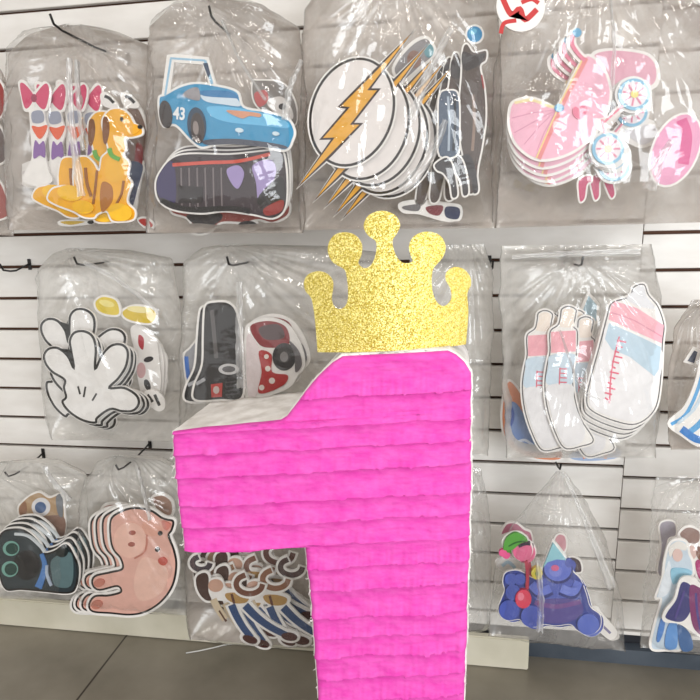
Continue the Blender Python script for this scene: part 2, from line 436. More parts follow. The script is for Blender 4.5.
# ------------------------------------------------------------------ crown
m, n, l = nmat('gold_glitter'); b = n['Principled BSDF']
t = n.new('ShaderNodeTexCoord'); vo = n.new('ShaderNodeTexVoronoi'); vo.inputs['Scale'].default_value = 820; l.new(t.outputs['Object'], vo.inputs['Vector'])
r = n.new('ShaderNodeValToRGB'); e = r.color_ramp.elements; e[0].position = .1; e[0].color = rgb((186, 158, 56)); e[1].position = .85; e[1].color = rgb((255, 242, 160))
q = e.new(.5); q.color = rgb((226, 204, 88))
sp = n.new('ShaderNodeSeparateColor'); l.new(vo.outputs['Color'], sp.inputs[0]); l.new(sp.outputs[0], r.inputs['Fac']); l.new(r.outputs['Color'], b.inputs['Base Color'])
b.inputs['Metallic'].default_value = .35; b.inputs['Roughness'].default_value = .42
nm = n.new('ShaderNodeVectorMath'); nm.operation = 'SUBTRACT'; nm.inputs[1].default_value = (.5, .5, .5); l.new(vo.outputs['Color'], nm.inputs[0])
ns = n.new('ShaderNodeVectorMath'); ns.operation = 'SCALE'; ns.inputs['Scale'].default_value = .55; l.new(nm.outputs[0], ns.inputs[0])
ge = n.new('ShaderNodeNewGeometry'); na = n.new('ShaderNodeVectorMath'); na.operation = 'ADD'; l.new(ge.outputs['Normal'], na.inputs[0]); l.new(ns.outputs[0], na.inputs[1])
nn = n.new('ShaderNodeVectorMath'); nn.operation = 'NORMALIZE'; l.new(na.outputs[0], nn.inputs[0]); l.new(nn.outputs[0], b.inputs['Normal'])
M_gold = m
Zc = zz(290, 200, 3.5)
crn = [(93, 536), (86, 450), (78, 385), (68, 345), (46, 322), (40, 290), (58, 262), (95, 250), (130, 258), (151, 282), (152, 310), (147, 345), (155, 370), (172, 380), (193, 372), (206, 345), (206, 300), (201, 262), (192, 240), (155, 220), (135, 190), (135, 155), (155, 124), (192, 112), (232, 122), (256, 153), (254, 192), (243, 218), (262, 236), (285, 228), (301, 200), (307, 165), (303, 142), (276, 122), (262, 90), (280, 54), (325, 38), (370, 53), (388, 87), (376, 118), (362, 140), (366, 172), (380, 203), (402, 219), (430, 214), (424, 192), (418, 160), (436, 125), (480, 110), (525, 124), (545, 162), (534, 202), (505, 234), (497, 262), (498, 312), (510, 350), (530, 370), (551, 366), (565, 342), (560, 308), (545, 280), (548, 252), (577, 235), (612, 246), (634, 276), (634, 306), (622, 332), (626, 400), (617, 512)]
pts = cr(Zc(crn[:-1]), 3, True)
outl = cr(Zc(crn), 3, False) + [(x, y) for x, y in Zc([(560, 514), (480, 516), (400, 519), (320, 522), (240, 526), (160, 531)])]
YC = -.478
ws = [un(x, y, YC) for x, y in outl]
cx = sum(p.x for p in ws)/len(ws); hw = (max(p.x for p in ws)-min(p.x for p in ws))/2
zb = min(p.z for p in ws)
cO = Vector((cx, YC, zb))
crown = empty('gold_crown', cO); tag(crown, 'gold glitter paper crown with five round knobs standing on the pink number', 'crown')
bm = bmesh.new(); f0 = bm.faces.new([bm.verts.new((p.x-cx, 0, p.z-zb)) for p in ws])
f0.normal_update(); bmesh.ops.triangulate(bm, faces=[f0], ngon_method='EAR_CLIP')
for k in range(-15, 16):
    bmesh.ops.bisect_plane(bm, geom=bm.verts[:]+bm.edges[:]+bm.faces[:], plane_co=(hw*k/16, 0, 0), plane_no=(1, 0, 0))
ex = bmesh.ops.extrude_face_region(bm, geom=bm.faces[:])
for g in ex['geom']:
    if isinstance(g, bmesh.types.BMVert): g.co.y += .0035
for v in bm.verts: v.co.y += -.032*(1-(v.co.x/hw)**2)+.016
me = fin(bm, 'crown_band'); cb = link('crown_band', me, M_gold, crown)

# ------------------------------------------------------------------ film bags
FN = random.Random(3)
def rs(poly, n):
    L = [0]
    for a, b in zip(poly, poly[1:]): L.append(L[-1]+math.dist(a, b))
    out = []
    for k in range(n+1):
        s_ = L[-1]*k/n
        for i in range(len(L)-1):
            if s_ <= L[i+1]+1e-9:
                f = (s_-L[i])/max(1e-9, L[i+1]-L[i]); out.append((poly[i][0]+(poly[i+1][0]-poly[i][0])*f, poly[i][1]+(poly[i+1][1]-poly[i][1])*f)); break
    return out
def bag(label, Ym, T, L, R, apex, fm=None, bmt=None, wr=1.0, seed=0, top=.25, group='clear plastic bags of party cards hung on hooks'):
    """a clear pouch: left and right edges in the picture from top to bottom"""
    NV, NU_ = 90, 70
    l_ = rs(L, NV); r_ = rs(R, NV)
    ax = un(apex[0], apex[1], Ym)
    org = un((l_[-1][0]+r_[-1][0])/2, (l_[-1][1]+r_[-1][1])/2, Ym)
    bm = bmesh.new(); F_ = []; B_ = []
    for j in range(NV+1):
        fr_ = []; bk = []; v = j/NV
        sv = min(1, (v/top)) if top else 1; sv = sv*sv*(3-2*sv); sv = .06+.94*sv
        sb = 1-max(0, (v-.86)/.14)**2.0
        for i in range(NU_+1):
            u = i/NU_
            x = l_[j][0]+(r_[j][0]-l_[j][0])*u; y = l_[j][1]+(r_[j][1]-l_[j][1])*u
            x += 3.0*noise.noise(Vector((y*.035, seed, u*2)))+1.0*noise.noise(Vector((y*.16, seed+3, u*2)))
            P = un(x, y, Ym)
            su = max(0, 1-abs(2*u-1)**5)
            rad = math.hypot(P.x-ax.x, P.z-ax.z); ang = math.atan2(P.x-ax.x, ax.z-P.z)
            fold = noise.noise(Vector((ang*9, rad*2.2, seed)))*.8+noise.noise(Vector((ang*24, rad*3, seed+5)))*.45
            crk = noise.noise(Vector((P.x*14, P.z*14, seed+2)))+.5*noise.noise(Vector((P.x*38, P.z*30, seed+8)))
            rf = math.exp(-rad*2.6)
            d = wr*(.015*fold*rf+.0048*crk)*min(1, su*2)
            d2 = wr*(.008*noise.noise(Vector((ang*11, rad*2, seed+11)))*rf+.004*noise.noise(Vector((P.x*15, P.z*15, seed+12))))*min(1, su*2)
            h = T*su*sv*sb
            fr_.append(bm.verts.new(Vector((P.x, Ym-h-d*min(1, .25+sv), P.z))-org))
            bk.append(fr_[-1] if i in (0, NU_) else bm.verts.new(Vector((P.x, Ym+h*.95+.002+d2, P.z))-org))
        F_.append(fr_); B_.append(bk)
    for j in range(NV):
        for i in range(NU_):
            f = bm.faces.new((F_[j][i], F_[j+1][i], F_[j+1][i+1], F_[j][i+1])); f.material_index = 0
            try:
                g = bm.faces.new((B_[j][i], B_[j][i+1], B_[j+1][i+1], B_[j+1][i])); g.material_index = 1
            except ValueError: pass
    me = bpy.data.meshes.new('plastic_bag'); bm.to_mesh(me); bm.free()
    for p in me.polygons: p.use_smooth = True
    o = link('plastic_bag', me, [fm or M_film, bmt or M_filmb], None, org)
    tag(o, label, 'bag', group); return o
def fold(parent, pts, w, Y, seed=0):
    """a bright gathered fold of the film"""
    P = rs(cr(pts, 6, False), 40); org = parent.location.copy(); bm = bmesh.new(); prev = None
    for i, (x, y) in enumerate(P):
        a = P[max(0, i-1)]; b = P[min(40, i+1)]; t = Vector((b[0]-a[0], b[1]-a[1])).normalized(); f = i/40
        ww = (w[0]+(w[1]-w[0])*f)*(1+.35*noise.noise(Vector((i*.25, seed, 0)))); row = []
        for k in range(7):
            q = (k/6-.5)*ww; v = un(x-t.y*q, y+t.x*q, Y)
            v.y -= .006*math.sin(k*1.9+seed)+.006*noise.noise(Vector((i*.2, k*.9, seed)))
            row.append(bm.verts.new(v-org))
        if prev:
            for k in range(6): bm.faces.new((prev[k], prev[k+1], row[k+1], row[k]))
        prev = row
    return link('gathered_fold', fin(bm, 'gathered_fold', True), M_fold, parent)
# ================================================================== party cards
# --- bag 1: bow cards and yellow puppies
z = zz(10, 60, 3.889)
def at(f, ps): return [f(p) for p in ps]
# pink bow cards (abstract party bows over a ruffled skirt)
bow = z(cr([(40, 90), (62, 86), (96, 130), (138, 88), (160, 120), (150, 190), (135, 200), (140, 240), (150, 275), (135, 330), (140, 380), (150, 430), (165, 470), (120, 490), (60, 470), (70, 430), (92, 385), (92, 330), (88, 280), (85, 235), (80, 200), (62, 195), (50, 140)]))
card('bow_cutout', 'pink bow card with orange fan and purple skirt, leftmost and frontmost of the four', 'party card', 'pink bow cards in the top left bag', -.165, [bow],
  [('bow', (206, 62, 104), at(z, [cr([(45, 95), (62, 95), (95, 135), (92, 165), (75, 188), (62, 185), (50, 140)]), cr([(155, 105), (140, 95), (104, 138), (106, 165), (130, 192), (145, 185), (156, 140)])])),
   ('bow_knot', (150, 36, 74), at(z, [el(99, 150, 11, 16)])),
   ('band', (146, 150, 168), at(z, [cr([(92, 205), (130, 200), (136, 240), (96, 245)])])),
   ('fan', (226, 92, 48), at(z, [cr([(92, 258), (120, 262), (150, 255), (142, 285), (122, 308), (102, 285)])])),
   ('skirt', (134, 92, 160), at(z, [cr([(104, 315), (120, 330), (138, 318), (142, 378), (122, 372), (98, 382)])]))],
  copies=[(17.5, 1, 2, 'second pink bow card from the left, partly behind the first'), (35.5, 0, -2, 'third pink bow card from the left, behind a bright fold of the bag'), (53.5, 2, 3, 'rightmost pink bow card, tucked behind the yellow puppy cards')], rim=(1, 1), black=False)
pup = z(cr([(405, 190), (440, 192), (470, 215), (490, 250), (515, 262), (518, 290), (480, 303), (450, 305), (455, 345), (445, 372), (468, 400), (462, 450), (478, 480), (465, 520), (462, 555), (490, 585), (485, 620), (440, 630), (400, 625), (380, 590), (345, 600), (330, 615), (290, 612), (250, 590), (185, 565), (150, 540), (170, 500), (220, 490), (250, 500), (250, 440), (262, 385), (300, 375), (330, 400), (350, 430), (360, 380), (385, 350), (370, 290), (362, 240), (380, 205)]))
card('puppy_cutout', 'yellow sitting puppy card with green collar, front one of the pair', 'party card', 'yellow puppy cards in the top left bag', -.19, [pup],
  [('body', (238, 172, 34), [grow(pup, -.8)]),
   ('chest', (238, 178, 44), at(z, [cr([(385, 385), (430, 380), (455, 410), (440, 460), (405, 475), (375, 450)])])),
   ('belly', (172, 108, 40), at(z, [cr([(365, 475), (400, 490), (405, 540), (385, 575), (362, 590), (355, 530)])])),
   ('ear', (120, 70, 26), at(z, [cr([(368, 230), (385, 225), (392, 260), (388, 300), (376, 330), (366, 300)])])),
   ('muzzle', (240, 172, 40), at(z, [el(470, 272, 42, 22, -8)])),
   ('eye', (30, 24, 20), at(z, [el(440, 232, 6, 9)])), ('nose', BLACK, at(z, [el(511, 262, 9, 8)])),
   ('collar', (96, 168, 60), at(z, [rib([(392, 345), (402, 372), (432, 388)], 16)])),
   ('leg_gap', (150, 92, 34), at(z, [rib([(300, 420), (306, 480), (322, 530)], 10), rib([(345, 430), (338, 500), (330, 560)], 7), rib([(448, 470), (440, 520), (420, 560)], 7)])),
   ('paw', (244, 188, 32), at(z, [el(242, 518, 50, 30, 10)])), ('paw', (244, 186, 32), at(z, [el(292, 572, 42, 26, 8)])), ('paw', (244, 188, 36), at(z, [el(436, 592, 46, 34, 12)]))],
  copies=[(-15, 1, -2, 'yellow puppy card behind the front one, its head showing to the left', .012)], rim=(1, 1.2), black=False)
uni = z(cr([(455, 165), (500, 180), (520, 210), (545, 300), (548, 390), (520, 430), (500, 520), (490, 580), (455, 580), (450, 480), (440, 300)]))
card('dark_trousered_cutout', 'brown and navy card half hidden behind the yellow puppy', 'party card', None, -.135, [uni],
  [('upper', (120, 96, 84), at(z, [cr([(462, 180), (500, 190), (530, 260), (540, 370), (500, 400), (455, 400)])])), ('patch', (140, 44, 48), at(z, [cr([(495, 330), (520, 340), (515, 420), (490, 430)])])), ('lower', (62, 72, 100), at(z, [cr([(460, 400), (520, 410), (500, 500), (480, 570), (458, 575), (455, 480)])]))], rim=(1, 1), black=False)
for i, (ox, lab) in enumerate(((0, 'black and white striped flap card, left one above the puppy'), (80, 'black and white striped flap card, right one above the puppy'))):
    card('flap_cutout', lab, 'party card', 'striped flap cards in the top left bag', -.14, at(z, [cr([(358+ox, 140), (378+ox, 130), (415+ox, 165), (420+ox, 185), (372+ox, 178)])]), [('stripe', BLACK, at(z, [rib([(372+ox, 142), (390+ox, 150), (408+ox, 168)], 12)]))], rim=(1, 1), black=False)
card('shoe_cutout', 'small red rounded card at the bottom right of the puppy bag', 'party card', None, -.15, at(z, [cr([(500, 620), (530, 612), (562, 635), (558, 655), (525, 650)])]), [('print', (186, 44, 40), at(z, [cr([(504, 624), (530, 617), (557, 637), (553, 650), (526, 645)])]))], rim=(.8, 1), black=False)
card('strip_cutout', 'thin yellow card lying at the bottom of the puppy bag', 'party card', None, -.15, at(z, [cr([(195, 628), (240, 622), (318, 626), (320, 636), (240, 645), (200, 642)])]), [('print', (206, 168, 40), at(z, [cr([(200, 630), (240, 626), (295, 629), (240, 641)])])), ('tip', BLACK, at(z, [el(318, 631, 12, 7)]))], rim=(.6, .8), black=False)
ruf = z(cr([(30, 430), (90, 395), (150, 400), (210, 370), (240, 400), (245, 470), (200, 510), (120, 500), (60, 485)]))
card('ruffled_cutout', 'white ruffled card behind the pink bow cards', 'party card', None, -.125, [ruf], [('ruffle', (214, 208, 206), at(z, [rib([(50, 440), (120, 420), (220, 410)], 10), rib([(60, 465), (130, 450), (225, 445)], 10)]))], rim=(1, 1), black=False)

# --- bag 2: blue race car, dark trucks
z = zz(145, 40, 3.5)
carb = z(cr([(52, 205), (75, 192), (125, 165), (180, 152), (250, 160), (325, 182), (348, 235), (430, 252), (500, 275), (525, 315), (520, 350), (492, 388), (400, 370), (330, 362), (250, 368), (200, 378), (160, 350), (110, 300), (70, 305), (55, 270)]))
wing = z([(64, 205), (84, 58), (110, 54), (222, 66), (248, 155), (232, 160), (208, 84), (102, 76), (84, 205)])
rt, kids, org = card('race_car_cutout', 'sky blue race car card with a tall rear wing and white number 43', 'party card', None, -.19, [carb, wing],
  [('wing', (150, 190, 216), at(z, [rib([(74, 196), (94, 68)], 7, False), rib([(92, 66), (214, 74)], 7, False), rib([(213, 74), (238, 156)], 10, False)])),
   ('wing_plate', (40, 60, 88), at(z, [[(206, 84), (222, 82), (232, 120), (224, 134)]])),
   ('body', (60, 146, 190), [grow(carb, -1.2)]),
   ('bonnet', (104, 184, 226), at(z, [cr([(225, 235), (330, 240), (430, 262), (495, 285), (500, 310), (400, 300), (300, 290), (240, 270)])])),
   ('window', (150, 146, 150), at(z, [cr([(136, 195), (158, 174), (190, 170), (196, 212), (160, 208)])])),
   ('windscreen', (206, 220, 232), at(z, [cr([(205, 190), (300, 190), (338, 232), (280, 228), (215, 216)])])),
   ('windscreen_shade', (50, 120, 172), at(z, [cr([(205, 180), (300, 182), (330, 205), (300, 205), (210, 198)])])),
   ('flash_mark', (214, 150, 120), at(z, [cr([(290, 248), (400, 258), (405, 272), (370, 268), (340, 276)])])),
   ('bumper', (74, 78, 92), at(z, [cr([(215, 352), (330, 348), (480, 368), (490, 382), (380, 372), (300, 366), (220, 368)])])),
   ('rear_wheel', (52, 44, 44), at(z, [el(78, 262, 22, 48, -6)])), ('wheel_arch', (34, 60, 84), at(z, [el(186, 300, 32, 62, -4)])), ('front_wheel', (60, 48, 46), at(z, [el(190, 310, 24, 54, -4)])), ('wheel_hub', (140, 128, 124), at(z, [el(184, 310, 10, 24, -4)])),
   ('lamp', (208, 226, 236), at(z, [el(335, 318, 14, 8, 8)])), ('lamp', (208, 226, 236), at(z, [el(462, 330, 12, 7, 8)]))], rim=(1.2, 1), black=False)
ntext('43', .030, (145+126/3.5, 40+262/3.5), -.19, rt, org, (236, 238, 240), -8, 'race_number', .0075)
trk = z(cr([(40, 500), (62, 450), (100, 412), (160, 398), (300, 400), (420, 388), (470, 385), (490, 405), (500, 500), (492, 590), (450, 625), (380, 612), (280, 600), (200, 608), (100, 595), (50, 560)]))
card('dark_truck_cutout', 'dark purple truck card with a grille of bars, frontmost under the blue car', 'party card', 'dark truck cards in the race car bag', -.175, [trk],
  [('body', (60, 50, 56), [grow(trk, -.8)]), ('side', (58, 50, 92), at(z, [cr([(45, 500), (64, 455), (100, 425), (112, 500), (105, 575), (55, 550)])])),
   ('red_stripe', (206, 84, 70), at(z, [rib([(100, 438), (220, 430), (330, 425), (440, 400)], 12)])),
   ('grille', (120, 110, 112), at(z, [rib([(x, 448), (x+3, 590)], 5, False) for x in (130, 158, 186, 214, 242, 270)])), ('plate', (40, 34, 38), at(z, [[(118, 510), (205, 515), (205, 570), (125, 572)]])),
   ('lavender_mark', (158, 140, 190), at(z, [cr([(290, 455), (330, 440), (350, 470), (330, 520), (305, 500)]), cr([(380, 440), (440, 420), (462, 460), (430, 540), (400, 560), (392, 500)])])),
   ('shadow_panel', (36, 34, 36), at(z, [cr([(395, 560), (480, 480), (490, 580), (450, 612)]), rib([(60, 560), (150, 592), (300, 590), (370, 600)], 18)])), ('red_panel', (150, 52, 48), at(z, [cr([(420, 590), (485, 560), (480, 600), (430, 615)])]))],
  copies=[(3, -4, 0, 'dark truck card second in the stack, its edge above the front one'), (5, -8, 0, 'dark truck card at the back of the stack under the blue car')], rim=(1, 1), black=False)
low = z(cr([(95, 590), (150, 600), (300, 590), (400, 590), (495, 560), (505, 610), (450, 640), (400, 630), (350, 640), (270, 640), (230, 670), (180, 660), (150, 625), (100, 608)]))
card('low_truck_cutout', 'red and black car card poking out below the dark trucks with two wheels', 'party card', None, -.13, [low, z(el(195, 664, 38, 16)), z(el(362, 648, 36, 18))],
  [('body', (150, 72, 64), [grow(low, -1)]), ('sill', (50, 44, 46), at(z, [cr([(150, 612), (260, 605), (270, 628), (225, 655), (185, 650)])])), ('wheel', (44, 40, 42), at(z, [el(195, 664, 34, 13)])), ('wheel', (44, 40, 42), at(z, [el(362, 648, 32, 15)]))], rim=(1.2, 1), black=False)
back = z(cr([(378, 150), (400, 142), (480, 150), (520, 200), (535, 262), (520, 300), (440, 270), (385, 220)]))
card('grey_red_cutout', 'grey card with a red patch behind the blue race car nose', 'party card', None, -.12, [back], [('grey_panel', (128, 122, 118), [grow(back, -.6)]), ('red_patch', (190, 84, 84), at(z, [cr([(385, 190), (425, 178), (432, 215), (400, 235)])])), ('white_patch', (214, 208, 204), at(z, [cr([(430, 215), (480, 200), (515, 240), (515, 280), (450, 250)])])), ('spot', (40, 36, 36), at(z, [el(483, 235, 13, 11)]))], rim=(1, 1), black=False)

# --- bag 3: lightning emblem and dark caped cards
z = zz(290, 0, 2.914)
disc = z(el(182, 328, 121, 162, 18, 48))
bolt = z([(357, 96), (232, 262), (260, 262), (182, 362), (209, 362), (122, 452), (28, 542), (126, 405), (92, 406), (170, 316), (144, 313), (250, 206)])
card('lightning_emblem_cutout', 'white disc card with gold lightning bolt, fully visible at the front of its stack', 'party card', 'lightning bolt disc cards in the top bag', -.195, [disc, grow(bolt, 1.0)],
  [('disc_rim', (30, 20, 18), [disc]), ('disc', (226, 219, 216), [grow(disc, -2.6)]), ('bolt_outline', (44, 22, 18), [grow(bolt, 1.2)]), ('bolt', (226, 164, 48), [grow(bolt, -1.3)])],
  copies=[(15, 14, 1, 'lightning bolt disc card second from the front'), (26, 21, 1, 'lightning bolt disc card third from the front'), (34, 29, 2, 'lightning bolt disc card fourth from the front'), (42, 33, 2, 'rearmost lightning bolt disc card in the stack')], rim=(1.6, .6), black=False)
z = zz(400, 10, 3.045)
cape = z(cr([(190, 120), (205, 105), (225, 130), (262, 125), (262, 155), (245, 175), (258, 240), (262, 330), (250, 420), (238, 480), (232, 545), (215, 562), (200, 545), (195, 470), (180, 380), (180, 280), (186, 200)]))
card('caped_cutout', 'tall dark brown caped card, rightmost of the dark cards in the lightning bag', 'party card', 'dark caped cards in the lightning bag', -.17, [cape],
  [('cape', (84, 72, 68), [grow(cape, -.8)]), ('shoulder', (56, 50, 52), at(z, [cr([(190, 130), (225, 140), (258, 135), (240, 170), (195, 185)])])), ('highlight', (140, 118, 106), at(z, [rib([(222, 260), (226, 340), (220, 430)], 9)])), ('red_edge', (150, 50, 48), at(z, [rib([(248, 200), (254, 240)], 5, False)]))],
  copies=[(-16, 8, -5, 'tall dark caped card second from the right in the lightning bag', .010), (-27, 12, -9, 'tall dark caped card third from the right in the lightning bag', .010), (-37, 15, -13, 'leftmost tall dark caped card in the lightning bag', .010)], rim=(1, 1.3), black=False)
slim = z(cr([(120, 260), (150, 245), (178, 260), (182, 360), (176, 440), (120, 445), (116, 350)]))
card('steel_blue_cutout', 'steel blue narrow card beside the caped cards', 'party card', None, -.18, [slim], [('panel', (78, 92, 112), [grow(slim, -.8)]), ('stripe', (168, 180, 194), at(z, [rib([(146, 265), (150, 340), (148, 430)], 7)])), ('stripe', (40, 46, 58), at(z, [rib([(166, 265), (168, 340), (162, 430)], 8)]))], rim=(1, 1), black=False)
card('blue_ball_cutout', 'round bright blue card at the top right of the lightning bag', 'party card', None, -.16, at(z, [el(227, 76, 26, 27)]), [('disc', (30, 134, 186), at(z, [el(227, 76, 23, 24)])), ('shine', (104, 184, 220), at(z, [el(222, 68, 12, 9, -20)]))], rim=(1, 1), black=False)
st = []
foot = z(cr([(105, 470), (140, 448), (160, 470), (172, 520), (176, 565), (158, 572), (150, 530), (132, 500), (112, 490)]))
card('striped_foot_cutout', 'dark curved card leg with a white edge, lowest left in the lightning bag', 'party card', 'curved dark card legs in the lightning bag', -.188, [foot], [('print', (58, 54, 58), [grow(foot, -.8)])], copies=[(11, -2, 0, 'dark curved card leg in the middle of three in the lightning bag'), (21, -4, 0, 'dark curved card leg on the right of three in the lightning bag')], rim=(1, 1.4), black=False)
litter = z(cr([(0, 590), (60, 580), (150, 590), (185, 600), (180, 640), (130, 640), (60, 620), (10, 615)]))
card('mixed_colour_cutout', 'card with navy, red and white patches at the bottom of the lightning bag', 'party card', None, -.14, [litter], [('red_patch', (128, 60, 66), at(z, [cr([(80, 600), (130, 596), (120, 625), (90, 620)])])), ('navy_patch', (44, 52, 84), at(z, [cr([(140, 600), (180, 604), (176, 636), (140, 630)])])), ('grey_patch', (110, 106, 108), at(z, [cr([(10, 598), (60, 592), (55, 612), (15, 608)])]))], rim=(1, 1), black=False)
z = zz(290, 0, 2.914)
card('grey_panel_cutout', 'grey and brown card between the two lightning bolt tips', 'party card', None, -.15, at(z, [cr([(300, 200), (350, 130), (400, 110), (425, 160), (380, 200), (330, 240)])]), [('panel', (140, 136, 138), at(z, [cr([(306, 200), (352, 138), (398, 116), (418, 158), (378, 194), (330, 232)])])), ('brown_patch', (140, 106, 92), at(z, [el(362, 175, 20, 26)])), ('teal_patch', (100, 150, 160), at(z, [el(405, 150, 14, 20)]))], rim=(1, 1), black=False)

# --- bag 4: baby carriages
z = zz(480, 0, 2.918)
hood = cr([(98, 297), (150, 287), (196, 304), (225, 312), (262, 240), (300, 172), (322, 165), (352, 190), (372, 230), (380, 280), (362, 345), (322, 405), (255, 452), (172, 468), (112, 432), (86, 382), (84, 330)])
hand = rib([(302, 178), (282, 158), (266, 132), (268, 105), (283, 98)], 20)
leg = rib([(350, 350), (352, 368), (420, 306)], 14, False); leg2 = rib([(352, 350), (364, 420)], 14, False)
card('baby_carriage_cutout', 'pink baby carriage card with blue rimmed wheels, whole and frontmost of its stack', 'party card', 'pink baby carriage cards', -.19, at(z, [hood, hand, el(446, 278, 50), el(370, 436, 50), leg, leg2]),
  [('hood', (238, 176, 198), at(z, [grow(hood, -4)])), ('hood_fold', (214, 140, 170), at(z, [rib([(222, 322), (165, 352), (100, 388)], 2.6, False), rib([(222, 322), (170, 372), (128, 422)], 2.6, False), rib([(222, 322), (185, 390), (165, 440)], 2.6, False), rib([(222, 322), (155, 330), (92, 346)], 2.6, False)])),
   ('lace_trim', (238, 222, 168), at(z, [rib([(100, 302), (150, 294), (196, 310), (228, 316)], 8)])),
   ('band', (228, 130, 130), at(z, [rib([(308, 172), (236, 312), (170, 464)], 13, False)])), ('band_edge', (240, 212, 140), at(z, [rib([(300, 170), (229, 310), (163, 462)], 4, False)])),
   ('handle', (226, 122, 150), at(z, [rib([(304, 180), (283, 158), (267, 132), (269, 108), (282, 98)], 11)])), ('knob', (78, 158, 200), at(z, [el(281, 98, 13)])), ('hinge', (78, 158, 206), at(z, [el(229, 317, 14, 12)])),
   ('heart', (226, 108, 142), at(z, [cr([(268, 322), (276, 313), (286, 318), (296, 308), (308, 315), (308, 330), (290, 350), (272, 340)])])),
   ('axle_bar', (230, 126, 152), at(z, [rib([(352, 352), (354, 364), (425, 300)], 5, False), rib([(354, 350), (364, 410)], 5, False)])),
   ('wheel', (126, 186, 218), at(z, [el(446, 278, 46)])), ('wheel', (126, 186, 218), at(z, [el(370, 436, 46)])),
   ('wheel_face', (236, 226, 232), at(z, [el(446, 278, 37)])), ('wheel_face', (236, 226, 232), at(z, [el(370, 436, 37)])),
   ('spoke', (222, 130, 160), at(z, [rib([(446+12*math.cos(a), 278+12*math.sin(a)), (446+34*math.cos(a), 278+34*math.sin(a))], 5, False) for a in [k*math.pi/4+.2 for k in range(8)]])),
   ('spoke', (222, 130, 160), at(z, [rib([(370+12*math.cos(a), 436+12*math.sin(a)), (370+34*math.cos(a), 436+34*math.sin(a))], 5, False) for a in [k*math.pi/4 for k in range(8)]])),
   ('hub', (236, 222, 120), at(z, [el(446, 278, 11)])), ('hub', (236, 222, 120), at(z, [el(370, 436, 11)]))],
  copies=[(-3, 6, 5, 'pink baby carriage card second from the front'), (-4, 12, 9, 'pink baby carriage card third from the front'), (-6, 17, 14, 'pink baby carriage card fourth from the front, leaning back'), (0, 24, 8, 'rearmost pink baby carriage card in the stack')], rim=(1.5, .8), black=False)
z = zz(480, 0, 2.918)
pk = el(568, 438, 66, 112, 24)
card('magenta_stripe_cutout', 'rounded pink card with a magenta stripe at the far right of the carriage bag', 'party card', None, -.165, at(z, [pk]), [('print', (228, 150, 188), at(z, [grow(pk, -3)])), ('magenta_stripe', (214, 64, 138), at(z, [rib([(585, 350), (600, 400), (590, 480)], 32)]))], rim=(1.2, 1), black=False)
card('pink_panel_cutout', 'plain pink card at the back between the carriage handles and wheels', 'party card', None, -.10, at(z, [cr([(330, 155), (400, 145), (490, 160), (520, 210), (500, 260), (380, 260), (330, 200)])]), [('print', (222, 160, 180), at(z, [cr([(336, 160), (400, 150), (486, 165), (512, 210), (492, 252), (384, 252), (336, 198)])]))], rim=(1, 1), black=False)
cu_ = cr([(285, 560), (285, 530), (300, 515), (322, 512), (325, 530), (312, 540), (305, 580), (290, 590)])
card('magenta_hook_cutout', 'small magenta curl card, leftmost under the baby carriages', 'party card', 'magenta curl cards below the carriages', -.15, at(z, [cu_]), [('print', (196, 50, 104), at(z, [grow(cu_, -2.2)]))], copies=[(13, -2, 8, 'small magenta curl card in the middle under the carriages'), (27, -4, 18, 'small magenta curl card furthest right under the carriages')], rim=(1, 1), black=False)
card('grey_handle_cutout', 'small grey and white card between the two stacks of blue wheels', 'party card', None, -.13, at(z, [cr([(390, 360), (430, 345), (500, 355), (520, 400), (470, 430), (410, 400)])]), [('print', (120, 132, 146), at(z, [cr([(396, 362), (430, 350), (452, 358), (420, 374)])])), ('pale_panel', (214, 210, 214), at(z, [cr([(420, 380), (500, 365), (512, 398), (470, 422)])]))], rim=(1, 1), black=False)
# sign above the carriages
card('red_swirl_disc', 'round white card with red swirls at the top edge beside the carriages', 'party card', None, -.215, at(z, [el(118, 20, 68, 72)]), [('swirl', (196, 44, 44), at(z, [rib([(62, -10), (90, 45), (115, 28), (130, 60), (165, 30)], 16), rib([(60, 100), (70, 70), (105, 62)], 12), rib([(120, 10), (150, 0), (170, 12)], 12)]))], rim=(1, 1), black=False)

# --- bag at the left edge
z = zz(0, 0, 2.918)
for i, (y, c, lab) in enumerate(((95, (150, 60, 56), 'dark red card edge at the left border, uppermost in its bag'), (140, (96, 80, 76), 'brown card edge at the left border, middle of its bag'), (195, (160, 80, 74), 'red and grey card edge at the left border, lowest in its bag'))):
    o_ = cr([(-22, y-22), (-4, y-18), (6, y-4), (4+i*3, y+20), (-10, y+26), (-24, y+20)])
    card('coloured_cutout', lab, 'party card', 'card edges in the bag at the left border', -.15+.006*i, [o_], [('print', c, [grow(o_, -.8)]), ('patch', (120, 130, 140), [el(-4, y+8, 4, 7)])], rim=(1, 1.2), black=False)

